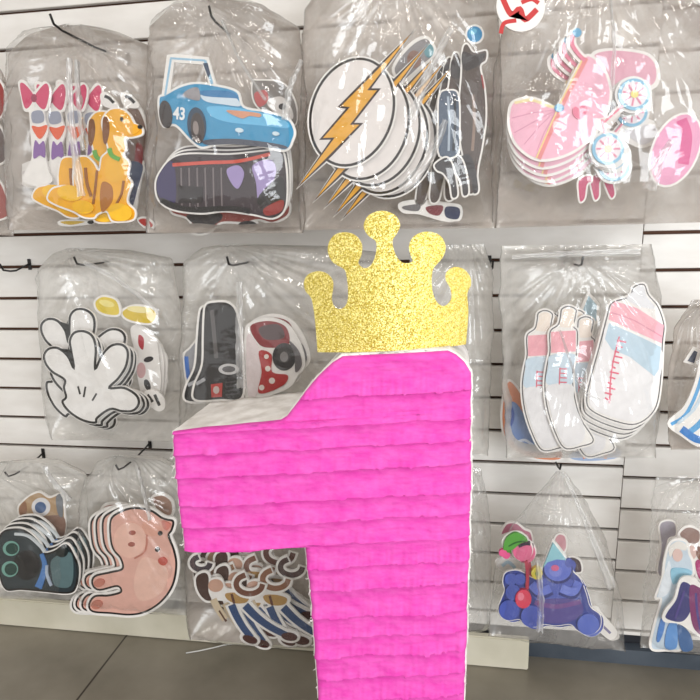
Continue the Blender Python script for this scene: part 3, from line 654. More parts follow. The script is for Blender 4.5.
# --- bag 5: gloves
z = zz(0, 230, 2.8)
glove = z(cr([(131, 372), (127, 348), (142, 330), (168, 330), (194, 352), (210, 384), (203, 340), (199, 308), (212, 286), (238, 282), (262, 296), (272, 330), (270, 386), (288, 350), (315, 322), (345, 320), (361, 340), (356, 380), (334, 415), (310, 440), (350, 440), (384, 460), (392, 484), (376, 504), (345, 506), (312, 500), (276, 524), (270, 538), (232, 530), (196, 506), (178, 480), (188, 466), (182, 440), (184, 418), (150, 396)]))
card('white_glove_cutout', 'white four finger glove card with thick black outline, front of the whole stack', 'party card', 'white glove cards', -.185, [glove],
  [('glove_edge', (22, 20, 20), [grow(glove, 1.0)]), ('glove_face', (232, 229, 226), [grow(glove, -1.4)]), ('stitch', (30, 28, 28), at(z, [rib([(222, 436), (228, 458)], 5, False), rib([(243, 437), (238, 466)], 5, False), rib([(274, 456), (262, 476)], 5, False)]))],
  copies=[(5, 3, 1, 'white glove card second from the front, edge showing to the right'), (9, 5, 3, 'white glove card third from the front'), (-7, -22, -12, 'white glove card raised highest, fingertips leaning left above the front one'), (-6, 4, -34, 'white glove card at the back, peeping out at the lower left')], rim=(1.6, .8), black=False)
yo = cr([(268, 200), (290, 184), (325, 192), (338, 215), (335, 238), (302, 238), (275, 225)]); yo2 = cr([(345, 225), (380, 210), (430, 218), (442, 240), (425, 262), (380, 258), (350, 245)])
card('yellow_shoe_cutout', 'yellow rounded card, left one above the gloves', 'party card', 'yellow rounded cards above the gloves', -.14, at(z, [yo]), [('print', (222, 196, 60), at(z, [grow(yo, -3)])), ('shine', (236, 220, 130), at(z, [el(302, 205, 22, 9, 15)]))], rim=(1, 1), black=False)
card('yellow_shoe_cutout', 'yellow rounded card with a pale oval, right one above the gloves', 'party card', 'yellow rounded cards above the gloves', -.135, at(z, [yo2]), [('print', (216, 186, 48), at(z, [grow(yo2, -3)])), ('opening', (240, 226, 160), at(z, [el(392, 222, 34, 9, 6)]))], rim=(1, 1), black=False)
z = zz(90, 280, 4.118)
for i, (dx, dy, lab) in enumerate(((0, 0, 'white card with red and black patches, nearest to the gloves'), (9, 8, 'white card with red and black patches, middle of three beside the gloves'), (17, 17, 'white card with red and black patches, furthest right of three beside the gloves'))):
    o_ = cr([(175+dx*4.1, 200+dy*4.1), (215+dx*4.1, 190+dy*4), (270+dx*2, 240+dy*3), (285+dx*2, 340), (290+dx, 430+dy*2), (270, 500+dy), (225, 480), (200, 380), (190, 290)])
    card('patched_cutout', lab, 'party card', 'red and black patched cards in the glove bag', -.125+i*.008, at(z, [o_]),
      [('red_patch', (176, 44, 60), at(z, [cr([(205+dx*3, 225+dy*4), (225+dx*3, 240+dy*4), (222+dx*3, 285+dy*4), (204+dx*3, 265+dy*4)])])), ('black_patch', (36, 34, 40), at(z, [el(245+dx*2, 325+dy*2, 20, 11, -15), el(240+dx*2, 430+dy, 12, 24, -20)])), ('pink_patch', (206, 160, 160), at(z, [el(215+dx*2, 370+dy, 18, 32)]))], rim=(1, 1), black=False)
sm = cr([(235, 480), (262, 470), (300, 500), (298, 530), (270, 520)])
card('zebra_cutout', 'black and white striped card corner at the right of the gloves', 'party card', None, -.15, at(z, [cr([(228, 465), (262, 455), (300, 480), (308, 520), (285, 535), (250, 510)])]), [('stripe', (28, 26, 28), at(z, [rib([(240, 470), (262, 500)], 12, False), rib([(270, 470), (290, 515)], 12, False)]))], rim=(1, 1), black=False)
card('red_tab_cutout', 'upright dark red tab card at the right of the glove bag', 'party card', None, -.105, at(z, [[(278, 358), (316, 348), (320, 420), (300, 440), (286, 420)]]), [('print', (172, 34, 52), at(z, [[(281, 362), (313, 353), (316, 418), (300, 434), (289, 418)]]))], rim=(.8, 1), black=False)

# --- bag 6: black and red vehicles
z = zz(170, 200, 2.918)
bc = cr([(106, 305), (130, 296), (172, 298), (198, 330), (212, 420), (216, 490), (212, 575), (150, 582), (75, 582), (72, 540), (95, 480), (98, 400), (100, 340)])
card('black_car_cutout', 'upright black vehicle card with a silver oval badge left of the crown', 'party card', 'black vehicle cards', -.185, at(z, [bc]),
  [('body', (40, 38, 40), at(z, [grow(bc, -3)])), ('roof_shine', (92, 88, 88), at(z, [rib([(125, 320), (132, 400), (138, 460)], 12)])), ('badge', (206, 204, 204), at(z, [el(174, 492, 30, 16)])), ('badge_centre', (90, 88, 90), at(z, [el(174, 492, 19, 9)])),
   ('lamp', (190, 70, 66), at(z, [[(122, 536), (156, 532), (154, 572), (124, 574)]])), ('lamp_glass', (206, 188, 184), at(z, [el(138, 552, 9, 11)])), ('trim_line', (170, 170, 174), at(z, [rib([(190, 540), (212, 530)], 5, False), rib([(80, 535), (105, 520)], 10, False)])), ('grille', (78, 76, 80), at(z, [rib([(165, 530+k*12), (205, 526+k*12)], 4, False) for k in range(4)]))],
  copies=[(-7, 3, -3, 'upright black vehicle card leaning out behind the front one')], rim=(1.2, 1.2), black=False)
gp = cr([(42, 455), (60, 430), (85, 400), (98, 390), (100, 480), (80, 540), (68, 575), (52, 540)])
card('blue_edge_cutout', 'grey card with a bright blue edge strip at the left of the black vehicle', 'party card', None, -.15, at(z, [gp]), [('grey_panel', (150, 150, 156), at(z, [grow(gp, -3)])), ('blue_strip', (40, 104, 190), at(z, [rib([(50, 455), (54, 500), (62, 540)], 12)]))], rim=(1, 1), black=False)
rc = cr([(222, 400), (232, 362), (290, 345), (345, 365), (380, 420), (392, 480), (370, 510), (345, 545), (260, 575), (225, 572), (222, 500)])
card('red_truck_cutout', 'red and white vehicle card with a big black wheel beside the crown', 'party card', 'red vehicle cards', -.18, at(z, [rc]),
  [('cab', (140, 44, 50), at(z, [cr([(236, 368), (290, 352), (340, 370), (348, 420), (300, 430), (262, 420)])])), ('cab_window', (86, 66, 68), at(z, [cr([(262, 372), (318, 362), (335, 400), (280, 405)])])), ('white_panel', (228, 214, 214), at(z, [cr([(226, 400), (250, 410), (268, 460), (258, 560), (230, 566)])])),
   ('wheel', (40, 38, 40), at(z, [el(335, 456, 34, 40)])), ('wheel_hub', (120, 116, 116), at(z, [el(335, 456, 12, 15)])), ('red_body', (178, 44, 44), at(z, [cr([(262, 440), (298, 450), (300, 500), (345, 510), (330, 540), (262, 562), (270, 500)])])), ('light_dot', (234, 222, 214), at(z, [el(284, 455, 7), el(288, 490, 8), el(300, 525, 9), el(270, 545, 8)])), ('grey_bumper', (96, 92, 94), at(z, [cr([(350, 410), (378, 440), (386, 480), (368, 500), (366, 450)])]))],
  copies=[(5, -4, 3, 'red vehicle card behind the front one, edge showing at the upper right')], rim=(1.2, 1.2), black=False)
# --- bag 7: baby bottles
z = zz(480, 220, 2.691)
bot = cr([(352, 222), (398, 205), (412, 178), (440, 172), (452, 200), (478, 232), (494, 282), (490, 330), (484, 440), (468, 510), (420, 548), (360, 540), (298, 512), (284, 480), (296, 420), (318, 340), (338, 262)])
card('baby_bottle_cutout', 'largest tilted baby bottle card with pink collar and pink scale, front of the right stack', 'party card', 'large tilted baby bottle cards', -.19, at(z, [bot]),
  [('outline', (60, 58, 66), at(z, [bot])), ('face', WHITE, at(z, [grow(bot, -3.2)])), ('teat', (226, 226, 230), at(z, [cr([(392, 212), (412, 190), (420, 178), (438, 178), (446, 204), (468, 236), (430, 232)])])), ('collar', (242, 172, 186), at(z, [[(352, 226), (362, 218), (420, 236), (492, 282), (486, 330), (400, 292), (344, 266)]])), ('collar_line', (222, 140, 160), at(z, [rib([(352, 248), (410, 268), (486, 312)], 3)])),
   ('milk', (234, 232, 234), at(z, [cr([(342, 276), (400, 300), (484, 342), (478, 440), (462, 505), (420, 538), (362, 530), (304, 506), (292, 478), (302, 420), (324, 340)])])),
   ('glass', (184, 208, 224), at(z, [[(345, 276), (410, 304), (484, 340), (478, 400), (466, 418), (400, 366), (352, 346), (334, 318)]])),
   ('scale', (224, 88, 118), at(z, [rib([(372, 312), (352, 400), (346, 490)], 3.5)]+[rib([(366-k*3.2+(k % 2)*3, 322+k*14), (390-k*3.2-(k % 3)*6, 327+k*14)], 4, False) for k in range(12)]))],
  copies=[(-3, 6, -1, 'large baby bottle card second in the right stack'), (-6, 11, -2, 'large baby bottle card third in the right stack'), (-9, 16, -3, 'large baby bottle card fourth in the right stack'), (-13, 18, -4, 'rearmost large baby bottle card in the right stack')], rim=(1.8, .8), black=False)
sb = cr([(186, 352), (186, 300), (208, 280), (214, 258), (218, 238), (238, 230), (258, 240), (256, 262), (252, 285), (262, 300), (260, 355), (250, 400), (252, 460), (270, 530), (305, 590), (270, 608), (225, 612), (196, 560), (178, 500), (172, 440), (178, 390)])
card('slim_baby_bottle_cutout', 'slim baby bottle card with pink collar in the middle of the bottle bag', 'party card', 'slim baby bottle cards', -.175, at(z, [sb]),
  [('outline', (60, 58, 66), at(z, [sb])), ('face', WHITE, at(z, [grow(sb, -3.0)])), ('teat', (236, 222, 210), at(z, [cr([(214, 285), (220, 258), (222, 242), (238, 236), (253, 244), (250, 264), (250, 286)])])), ('collar', (238, 164, 176), at(z, [[(190, 300), (256, 296), (256, 352), (190, 356)]])), ('glass', (198, 216, 230), at(z, [cr([(190, 362), (254, 360), (246, 400), (244, 440), (180, 440), (182, 392)])])), ('milk', (228, 226, 228), at(z, [cr([(180, 445), (246, 442), (252, 490), (280, 560), (270, 596), (228, 604), (202, 555), (186, 500)])])),
   ('scale', (222, 92, 116), at(z, [rib([(214, 395), (212, 440)], 3, False)]+[rib([(212, 398+k*12), (232, 399+k*12)], 3, False) for k in range(4)]))],
  copies=[(-23, 3, 0, 'slim baby bottle card furthest left in the bottle bag'), (19, 9, 2, 'slim baby bottle card tucked beside the large tilted bottle'), (8, 2, 0, 'slim baby bottle card close behind the middle slim bottle'), (-17, 4, 0, 'slim baby bottle card close behind the leftmost slim bottle')], rim=(1.6, .8), black=False)
# fan of lower edges
ob = cr([(62, 470), (80, 430), (120, 480), (160, 560), (220, 620), (210, 645), (140, 640), (80, 610), (58, 550)])
card('orange_blue_cutout', 'orange and blue rounded card showing under the left of the bottles', 'party card', None, -.12, at(z, [ob]), [('orange_rim', (220, 140, 104), at(z, [grow(ob, -3)])), ('blue_field', (110, 138, 190), at(z, [cr([(72, 500), (95, 490), (130, 540), (165, 590), (190, 620), (120, 618), (82, 580)])])), ('blue_spot', (44, 80, 160), at(z, [el(80, 525, 12, 28)])), ('pale_ring', (210, 216, 228), at(z, [rib([(92, 600), (120, 590), (150, 612)], 7)]))], rim=(1, 1), black=False)
ob = cr([(240, 625), (300, 605), (375, 610), (372, 640), (300, 650), (245, 645)])
card('orange_spot_cutout', 'pale card with orange rings below the middle of the bottles', 'party card', None, -.12, at(z, [ob]), [('blue_field', (160, 180, 214), at(z, [grow(ob, -4)])), ('ring', (222, 140, 104), at(z, [rib([(280, 640), (275, 620), (295, 610), (310, 622)], 7), rib([(335, 640), (345, 615), (362, 622)], 7)]))], rim=(1, 1), black=False)
card('pale_blue_cone_cutout', 'pale blue pointed card behind the bottle teats', 'party card', None, -.11, at(z, [[(262, 262), (290, 195), (318, 225), (316, 275), (280, 285)]]), [('print', (164, 196, 212), at(z, [[(268, 262), (291, 203), (313, 228), (311, 270), (282, 279)]]))], rim=(1, 1), black=False)
# --- bag 8 at the right edge
z = zz(480, 220, 2.691)
wv1 = cr([(505, 545), (550, 500), (580, 430), (600, 350), (640, 360), (660, 480), (640, 590), (590, 606), (545, 580)])
card('blue_wave_cutout', 'white and blue wave striped card at the right edge of the photo', 'party card', None, -.16, at(z, [wv1]),
  [('blue_wave', (84, 160, 214), at(z, [rib([(512, 548), (552, 520), (585, 450), (604, 370)], 9), rib([(560, 570), (590, 545), (620, 500), (640, 400)], 16)])), ('deep_blue_wave', (40, 120, 196), at(z, [rib([(540, 560), (590, 590), (640, 560)], 20)])), ('pale_wave', (200, 216, 228), at(z, [rib([(530, 545), (575, 505), (600, 450), (612, 400)], 8)]))], rim=(1.2, 1), black=False)
card('dark_tip_cutout', 'small dark pointed card above the blue wave card', 'party card', None, -.14, at(z, [[(548, 380), (572, 342), (596, 350), (590, 392)]]), [('print', (50, 60, 84), at(z, [[(556, 378), (574, 350), (583, 354), (574, 384)]]))], rim=(.8, 1), black=False)
# --- bag 9: lower left
z = zz(0, 480, 5.38)
tn = cr([(105, 140), (140, 100), (175, 75), (220, 62), (270, 90), (325, 75), (350, 130), (352, 290), (340, 330), (240, 300), (165, 240), (150, 205), (112, 190)])
card('tan_ringed_cutout', 'tan card with a white ring and blue centre standing behind the dark teal cards', 'party card', None, -.125, at(z, [tn]),
  [('tan_field', (178, 148, 114), at(z, [grow(tn, -4)])), ('brown_flap', (146, 104, 78), at(z, [cr([(112, 145), (140, 110), (152, 150), (140, 200), (116, 185)])])), ('brown_base', (136, 106, 92), at(z, [cr([(200, 200), (345, 190), (345, 300), (260, 290), (195, 230)])])), ('white_ring', (222, 220, 222), at(z, [el(228, 140, 50)])), ('blue_centre', (70, 98, 140), at(z, [el(226, 142, 30)])), ('grey_flap', (120, 124, 130), at(z, [cr([(310, 85), (340, 80), (344, 190), (318, 170)])]))], rim=(1, 1), black=False)
dk = cr([(0, 330), (20, 280), (70, 262), (140, 270), (210, 330), (240, 390), (300, 380), (360, 345), (400, 400), (425, 470), (412, 570), (370, 600), (240, 590), (120, 580), (40, 580), (5, 500), (-12, 420)])
card('dark_teal_cutout', 'dark teal and blue rounded card with two green rings, front of the lower left stack', 'party card', 'dark teal cards in the lower left bag', -.18, at(z, [dk]),
  [('dark_field', (40, 52, 58), at(z, [grow(dk, -5)])), ('black_disc', (22, 22, 26), at(z, [el(152, 452, 72, 80)])), ('green_ring', (120, 170, 158), at(z, [el(68, 362, 44, 40)])), ('green_ring', (120, 170, 158), at(z, [el(62, 472, 44, 42)])), ('green_centre', (22, 62, 56), at(z, [el(74, 362, 33, 30)])), ('green_centre', (22, 62, 56), at(z, [el(68, 472, 33, 32)])),
   ('blue_arc', (76, 124, 186), at(z, [rib([(232, 390), (250, 450), (235, 520), (215, 570)], (18, 40))])), ('silver_arc', (170, 182, 200), at(z, [rib([(262, 450), (262, 500), (285, 560)], 14)])), ('teal_field', (88, 112, 116), at(z, [cr([(290, 420), (380, 380), (405, 450), (390, 560), (310, 560), (290, 500)])])), ('dark_spot', (20, 30, 32), at(z, [el(345, 378, 32, 28)])), ('white_arc', (206, 212, 216), at(z, [rib([(90, 282), (160, 292), (225, 345), (250, 380)], 12)]))],
  copies=[(4, -5, 1, 'dark teal card second in the lower left stack, white edge above the front'), (9, -10, 2, 'dark teal card third in the lower left stack'), (14, -14, 3, 'rearmost dark teal card in the lower left stack')], rim=(1.4, .8))
gs = cr([(400, 340), (450, 300), (480, 330), (500, 400), (470, 470), (430, 480)])
card('grey_scrap_cutout', 'plain grey card between the dark teal cards and the pink pigs', 'party card', None, -.13, at(z, [gs]), [('print', (150, 148, 144), at(z, [grow(gs, -5)]))], rim=(1, 1), black=False)
# --- bag 10: pigs
z = zz(0, 430, 2.595)
pig = cr([(292, 232), (315, 212), (350, 202), (392, 208), (420, 226), (436, 232), (450, 236), (446, 256), (438, 272), (452, 310), (458, 350), (448, 400), (420, 440), (380, 466), (340, 474), (290, 470), (245, 466), (236, 450), (250, 430), (285, 428), (318, 418), (308, 400), (262, 410), (245, 398), (250, 378), (290, 368), (322, 358), (318, 330), (300, 308), (292, 280)])
card('pink_pig_cutout', 'pink pig card fully visible at the front of the pig stack', 'party card', 'pink pig cards', -.185, at(z, [pig]),
  [('body', (224, 174, 160), at(z, [grow(pig, -1)])), ('back_patch', (232, 188, 172), at(z, [cr([(370, 330), (420, 340), (440, 370), (420, 420), (370, 440), (350, 400)])])), ('cheek', (224, 168, 150), at(z, [el(400, 250, 30, 22)])), ('snout', (234, 188, 172), at(z, [el(341, 282, 42, 46)])), ('snout_shade', (196, 128, 112), at(z, [rib([(384, 268), (380, 310), (352, 330)], 4)])), ('nostril', (160, 88, 76), at(z, [el(347, 263, 9, 6), el(345, 293, 9, 6)])),
   ('eye', (24, 20, 20), at(z, [el(419, 264, 6)])), ('eye', (24, 20, 20), at(z, [el(412, 306, 6)])), ('ear', (206, 130, 118), at(z, [cr([(424, 232), (446, 240), (438, 256), (428, 250)])])), ('ear', (190, 84, 72), at(z, [el(426, 336, 12, 10, 30)])), ('trotter', (190, 122, 106), at(z, [el(262, 392, 14, 10, -15)])), ('trotter', (190, 122, 106), at(z, [el(256, 448, 14, 11, -15)]))],
  copies=[(-7.5, -1, 0, 'pink pig card second from the front'), (-14, -1, 0, 'pink pig card third from the front'), (-19, 0, 1, 'rearmost of the overlapping pink pig cards')], rim=(2.2, 1.8))
pl = cr([(262, 225), (270, 195), (300, 188), (335, 195), (330, 220), (290, 235)])
card('rosy_cutout', 'rosy brown rounded card behind the top of the pink pigs', 'party card', None, -.12, at(z, [pl]), [('print', (178, 132, 122), at(z, [grow(pl, -4)]))], rim=(1, 1), black=False)
pl = cr([(395, 175), (425, 165), (450, 185), (448, 220), (415, 215)])
card('tan_scrap_cutout', 'tan card behind the head of the front pink pig', 'party card', None, -.115, at(z, [pl]), [('print', (172, 140, 124), at(z, [grow(pl, -4)]))], rim=(1, 1), black=False)
# --- bag 11: tangle of bent cards under the arm of the pinata
z = zz(180, 540, 5)
hat = cr([(80, 190), (95, 165), (130, 155), (150, 180), (150, 250), (165, 295), (135, 300), (105, 275), (85, 235)])
torso = cr([(150, 200), (205, 190), (230, 240), (300, 250), (355, 270), (350, 300), (310, 320), (290, 340), (250, 300), (190, 290), (160, 300), (150, 250)])
def tangle(dx, dy, Y, lab):
    sh = lambda q: [(x+dx, y+dy) for x, y in q]
    L1 = [(262, 318), (285, 370), (320, 430), (360, 480)]; L2 = [(330, 320), (390, 380), (460, 430), (540, 470)]; L3 = [(255, 300), (215, 320), (175, 305), (200, 370), (250, 420)]
    card('bent_leg_cutout', lab, 'party card', 'bent cards with blue and brown bands under the pinata arm', Y, at(z, [sh(hat), sh(torso), sh(rib(L1, (50, 40))), sh(rib(L2, (50, 40))), sh(el(352, 488, 46, 24, 20)), sh(el(548, 474, 48, 26, 10))]),
      [('brown_cap', (66, 40, 34), at(z, [sh(grow(hat, -4))])), ('tan_disc', (198, 156, 136), at(z, [sh(el(182, 222, 38, 32))])), ('mustard_panel', (178, 140, 84), at(z, [sh(cr([(232, 262), (290, 258), (345, 275), (335, 305), (280, 310), (240, 290)]))])), ('cream_band', (206, 188, 160), at(z, [sh(rib([(170, 290), (190, 330), (230, 390)], 34))])),
       ('brown_strap', (92, 54, 40), at(z, [sh(rib([(262, 262), (275, 310)], 12, False)), sh(rib([(200, 345), (235, 400)], 8, False))])), ('blue_band', (44, 72, 116), at(z, [sh(rib(L1, (36, 28)))])), ('blue_band', (44, 72, 116), at(z, [sh(rib(L2, (36, 28)))])), ('brown_tip', (72, 32, 30), at(z, [sh(el(354, 488, 38, 18, 20))])), ('brown_tip', (72, 32, 30), at(z, [sh(el(550, 474, 40, 19, 10))]))], rim=(1.5, 1), black=False)
tangle(0, 0, -.185, 'brown, tan and blue bent card at the lower left of the tangle, frontmost')
tangle(100, -35, -.172, 'brown, tan and blue bent card second in the tangle under the arm')
tangle(95, -105, -.160, 'brown, tan and blue bent card raised behind the second in the tangle')
tangle(200, -70, -.150, 'brown, tan and blue bent card nearest the pinata stem')
tangle(20, -115, -.140, 'brown, tan and blue bent card at the top left of the tangle')
tangle(60, 20, -.178, 'brown, tan and blue bent card between the two lowest of the tangle')
tangle(150, -120, -.136, 'brown, tan and blue bent card at the back under the pinata arm')
tangle(190, 10, -.180, 'brown, tan and blue bent card low beside the pinata stem')
tangle(-15, -60, -.145, 'brown, tan and blue bent card at the far left, above the frontmost')
for i, (px, py, r_, c, lab) in enumerate(((350, 215, 60, (110, 66, 50), 'dark brown loop card in the centre of the tangle'), (480, 190, 58, (140, 96, 72), 'brown loop card beside the pinata stem'), (110, 110, 40, (60, 50, 60), 'near black loop card at the far top left of the tangle'), (560, 130, 50, (70, 44, 44), 'darkest brown loop card touching the pinata stem'), (290, 170, 56, (150, 110, 82), 'brown loop card in the upper middle of the tangle'), (400, 130, 60, (120, 78, 62), 'brown loop card below the pinata arm, largest loop'), (500, 60, 62, (92, 52, 46), 'dark brown loop card right under the arm corner'), (200, 90, 42, (160, 130, 104), 'tan loop card at the top left of the tangle'))):
    lp = [(px+r_*math.cos(a)*(1.1), py+r_*.8*math.sin(a)) for a in [k*.55 for k in range(9)]]
    card('loop_cutout', lab, 'party card', 'brown loop cards under the pinata arm', -.19+.006*i, at(z, [rib(lp, 42)]), [('print', c, at(z, [rib(lp, 27)]))], rim=(.8, .8), black=False)
# --- bag 12: blue bears
z = zz(490, 520, 5)
bear = cr([(42, 430), (58, 385), (72, 345), (64, 300), (78, 258), (130, 246), (175, 262), (215, 285), (255, 270), (268, 215), (330, 178), (396, 200), (412, 250), (450, 290), (478, 360), (500, 430), (548, 470), (545, 535), (490, 568), (435, 545), (400, 515), (330, 522), (270, 515), (225, 528), (170, 515), (145, 490), (90, 496), (50, 470)])
card('blue_bear_cutout', 'blue cuddly bears card with a pale party hat, pink ball and green cap', 'party card', 'blue bear cards', -.18, at(z, [bear, [(258, 235), (312, 95), (385, 190), (360, 240)], el(160, 140, 52, 56), el(118, 98, 60, 42, -18)]),
  [('bear_body', (58, 70, 142), at(z, [grow(bear, -1)])), ('chest', (80, 94, 172), at(z, [el(330, 350, 122, 74)])), ('lap', (84, 74, 140), at(z, [cr([(225, 400), (330, 385), (440, 395), (462, 450), (400, 500), (280, 505), (222, 450)])])), ('purple_band', (112, 76, 138), at(z, [rib([(222, 405), (330, 425), (452, 400)], 22)])), ('arm_shade', (48, 56, 120), at(z, [rib([(205, 322), (250, 362), (305, 342)], 50), rib([(442, 306), (415, 362), (350, 342)], 50)])), ('arm', (100, 116, 198), at(z, [rib([(205, 312), (245, 350), (300, 332)], 42), rib([(440, 300), (412, 350), (352, 332)], 42)])),
   ('head_shade', (44, 50, 112), at(z, [el(338, 244, 74, 66)])), ('head', (96, 112, 196), at(z, [el(336, 236, 68, 60)])), ('muzzle', (120, 130, 206), at(z, [el(325, 245, 34, 28)])), ('nose', (206, 100, 140), at(z, [el(322, 230, 20, 15)])), ('ear', (76, 88, 166), at(z, [el(392, 205, 20, 22)])), ('party_hat', (138, 192, 204), at(z, [[(262, 228), (312, 104), (378, 190), (330, 186), (285, 200)]])),
   ('small_bear', (78, 94, 174), at(z, [el(102, 285, 30, 30), el(148, 285, 30, 28), el(112, 350, 36, 40)])), ('foot', (76, 92, 176), at(z, [el(94, 438, 50, 50)])), ('foot', (78, 94, 180), at(z, [el(204, 468, 52, 54)])), ('foot', (84, 104, 188), at(z, [el(486, 508, 54, 52)])),
   ('pink_ball', (216, 104, 142), at(z, [el(160, 142, 48, 50)])), ('pink_knob', (220, 90, 140), at(z, [el(62, 152, 20, 18)])), ('cap', (84, 152, 62), at(z, [cr([(64, 130), (78, 80), (120, 52), (160, 65), (185, 92), (150, 104), (110, 135), (75, 138)])])), ('cap_shade', (46, 98, 44), at(z, [rib([(90, 118), (130, 98), (178, 92)], 7)])), ('band', (50, 36, 56), at(z, [rib([(140, 118), (170, 106), (198, 106)], 14)])),
   ('red_bar', (176, 40, 70), at(z, [rib([(176, 190), (184, 250), (182, 330)], 16)])), ('red_ball', (218, 62, 90), at(z, [el(163, 378, 40, 46)])), ('ball_shine', (236, 130, 150), at(z, [el(150, 365, 16, 20)])), ('flower', (222, 206, 74), at(z, [el(230, 250, 28, 30)])), ('flower_centre', (120, 150, 60), at(z, [el(230, 250, 10, 11)]))],
  copies=[(3, 2, 0, 'blue cuddly bears card behind the front one, darker edges showing at the right')], rim=(.6, .3), black=False)
hb = cr([(52, 70), (80, 15), (130, 10), (170, 40), (205, 60), (210, 120), (150, 90), (100, 60)])
card('rose_cutout', 'dusty pink card behind the green cap', 'party card', None, -.12, at(z, [hb]), [('print', (190, 120, 142), at(z, [grow(hb, -5)]))], rim=(.8, .8), black=False)
hb = cr([(320, 100), (340, 65), (375, 75), (382, 130), (360, 160)])
card('rose_cutout', 'dusty pink card tip behind the pale party hat', 'party card', None, -.12, at(z, [hb]), [('print', (206, 150, 160), at(z, [grow(hb, -5)]))], rim=(.8, .8), black=False)
wc = cr([(30, 200), (70, 185), (130, 200), (150, 245), (60, 245)])
card('pale_lace_cutout', 'white and pale blue card behind the left bear', 'party card', None, -.14, at(z, [wc]), [('print', (180, 206, 222), at(z, [rib([(60, 225), (90, 205), (125, 235)], 16)]))], rim=(1, 1), black=False)
wc = cr([(380, 195), (410, 178), (450, 200), (455, 255), (400, 250)])
card('brown_round_cutout', 'dark brown rounded card behind the bear head', 'party card', None, -.13, at(z, [wc]), [('print', (74, 56, 66), at(z, [grow(wc, -4)]))], rim=(1, 1), black=False)
wc = cr([(495, 440), (530, 430), (560, 470), (620, 540), (640, 580), (600, 590), (545, 545), (520, 500)])
card('violet_scrap_cutout', 'pale violet card folded in the lower right corner of the bear bag', 'party card', None, -.13, at(z, [wc]), [('print', (134, 128, 160), at(z, [rib([(510, 450), (540, 500), (600, 560)], 12)]))], rim=(1, 1), black=False)
# --- bag 13: gown cards
z = zz(640, 500, 4.37)
g1 = cr([(125, 190), (160, 168), (200, 180), (212, 230), (225, 260), (228, 320), (180, 350), (150, 420), (165, 520), (180, 640), (110, 650), (45, 640), (60, 540), (90, 430), (65, 420), (95, 340), (105, 260)])
card('pale_gown_cutout', 'pale blue long gown card with white cape in the lower right bag', 'party card', 'gown cards', -.165, at(z, [g1]),
  [('gown', (196, 210, 222), at(z, [grow(g1, -5)])), ('cape', (222, 228, 234), at(z, [cr([(108, 300), (125, 260), (135, 330), (120, 400), (75, 415)])])), ('hair', (226, 222, 216), at(z, [cr([(122, 205), (160, 175), (198, 190), (195, 215), (150, 208), (130, 245)])])), ('blank_oval', (220, 190, 182), at(z, [el(160, 235, 22, 28)])), ('bodice', (140, 190, 212), at(z, [cr([(130, 300), (165, 290), (215, 300), (220, 320), (170, 345), (140, 360)])])),
   ('skirt_panel', (84, 130, 196), at(z, [cr([(85, 520), (105, 500), (100, 560), (80, 610), (68, 600)])])), ('skirt_panel', (96, 146, 206), at(z, [cr([(115, 550), (150, 510), (160, 590), (150, 640), (105, 635)])])), ('skirt_panel', (58, 98, 150), at(z, [cr([(160, 540), (210, 570), (225, 640), (175, 645)])]))],
  rim=(1.4, 1), black=False)
g2 = cr([(178, 345), (230, 340), (262, 370), (330, 400), (340, 600), (300, 610), (235, 570), (170, 530), (105, 520), (110, 480), (150, 430)])
card('purple_gown_cutout', 'deep blue and plum gown card overlapping the pale gown', 'party card', 'gown cards', -.18, at(z, [g2]),
  [('blue_skirt', (50, 50, 110), at(z, [cr([(180, 355), (225, 380), (220, 470), (180, 525), (112, 512), (118, 482), (155, 430)])])), ('plum_skirt', (122, 48, 100), at(z, [cr([(215, 370), (262, 380), (320, 410), (330, 590), (290, 595), (235, 560), (215, 480)])])), ('skirt_fold', (72, 60, 128), at(z, [rib([(190, 390), (170, 450), (150, 510)], 10), rib([(240, 400), (245, 480), (260, 560)], 10)]))], rim=(1.6, 1), black=False)
g3 = cr([(165, 150), (190, 115), (225, 112), (255, 130), (300, 150), (300, 340), (250, 340), (235, 280), (215, 220), (190, 190)])
card('brown_haired_cutout', 'brown topped card with a magenta corner behind the gowns', 'party card', 'gown cards', -.145, at(z, [g3]), [('brown_top', (140, 112, 104), at(z, [cr([(172, 148), (195, 120), (225, 118), (256, 138), (250, 180), (210, 182)])])), ('blank_oval', (212, 180, 172), at(z, [el(222, 225, 22, 30)])), ('magenta_corner', (170, 40, 110), at(z, [cr([(238, 270), (262, 260), (290, 330), (255, 338)])])), ('brown_lock', (120, 76, 60), at(z, [rib([(258, 200), (250, 230), (268, 260)], 18)]))], rim=(1, 1), black=False)
g4 = cr([(80, 110), (110, 85), (150, 95), (155, 150), (120, 170), (110, 260), (90, 330), (72, 300), (88, 200)])
card('mauve_grey_cutout', 'mauve grey card at the back left of the gown bag', 'party card', None, -.12, at(z, [g4]), [('print', (158, 152, 162), at(z, [grow(g4, -4)]))], rim=(.6, .6), black=False)  # plain mauve grey print

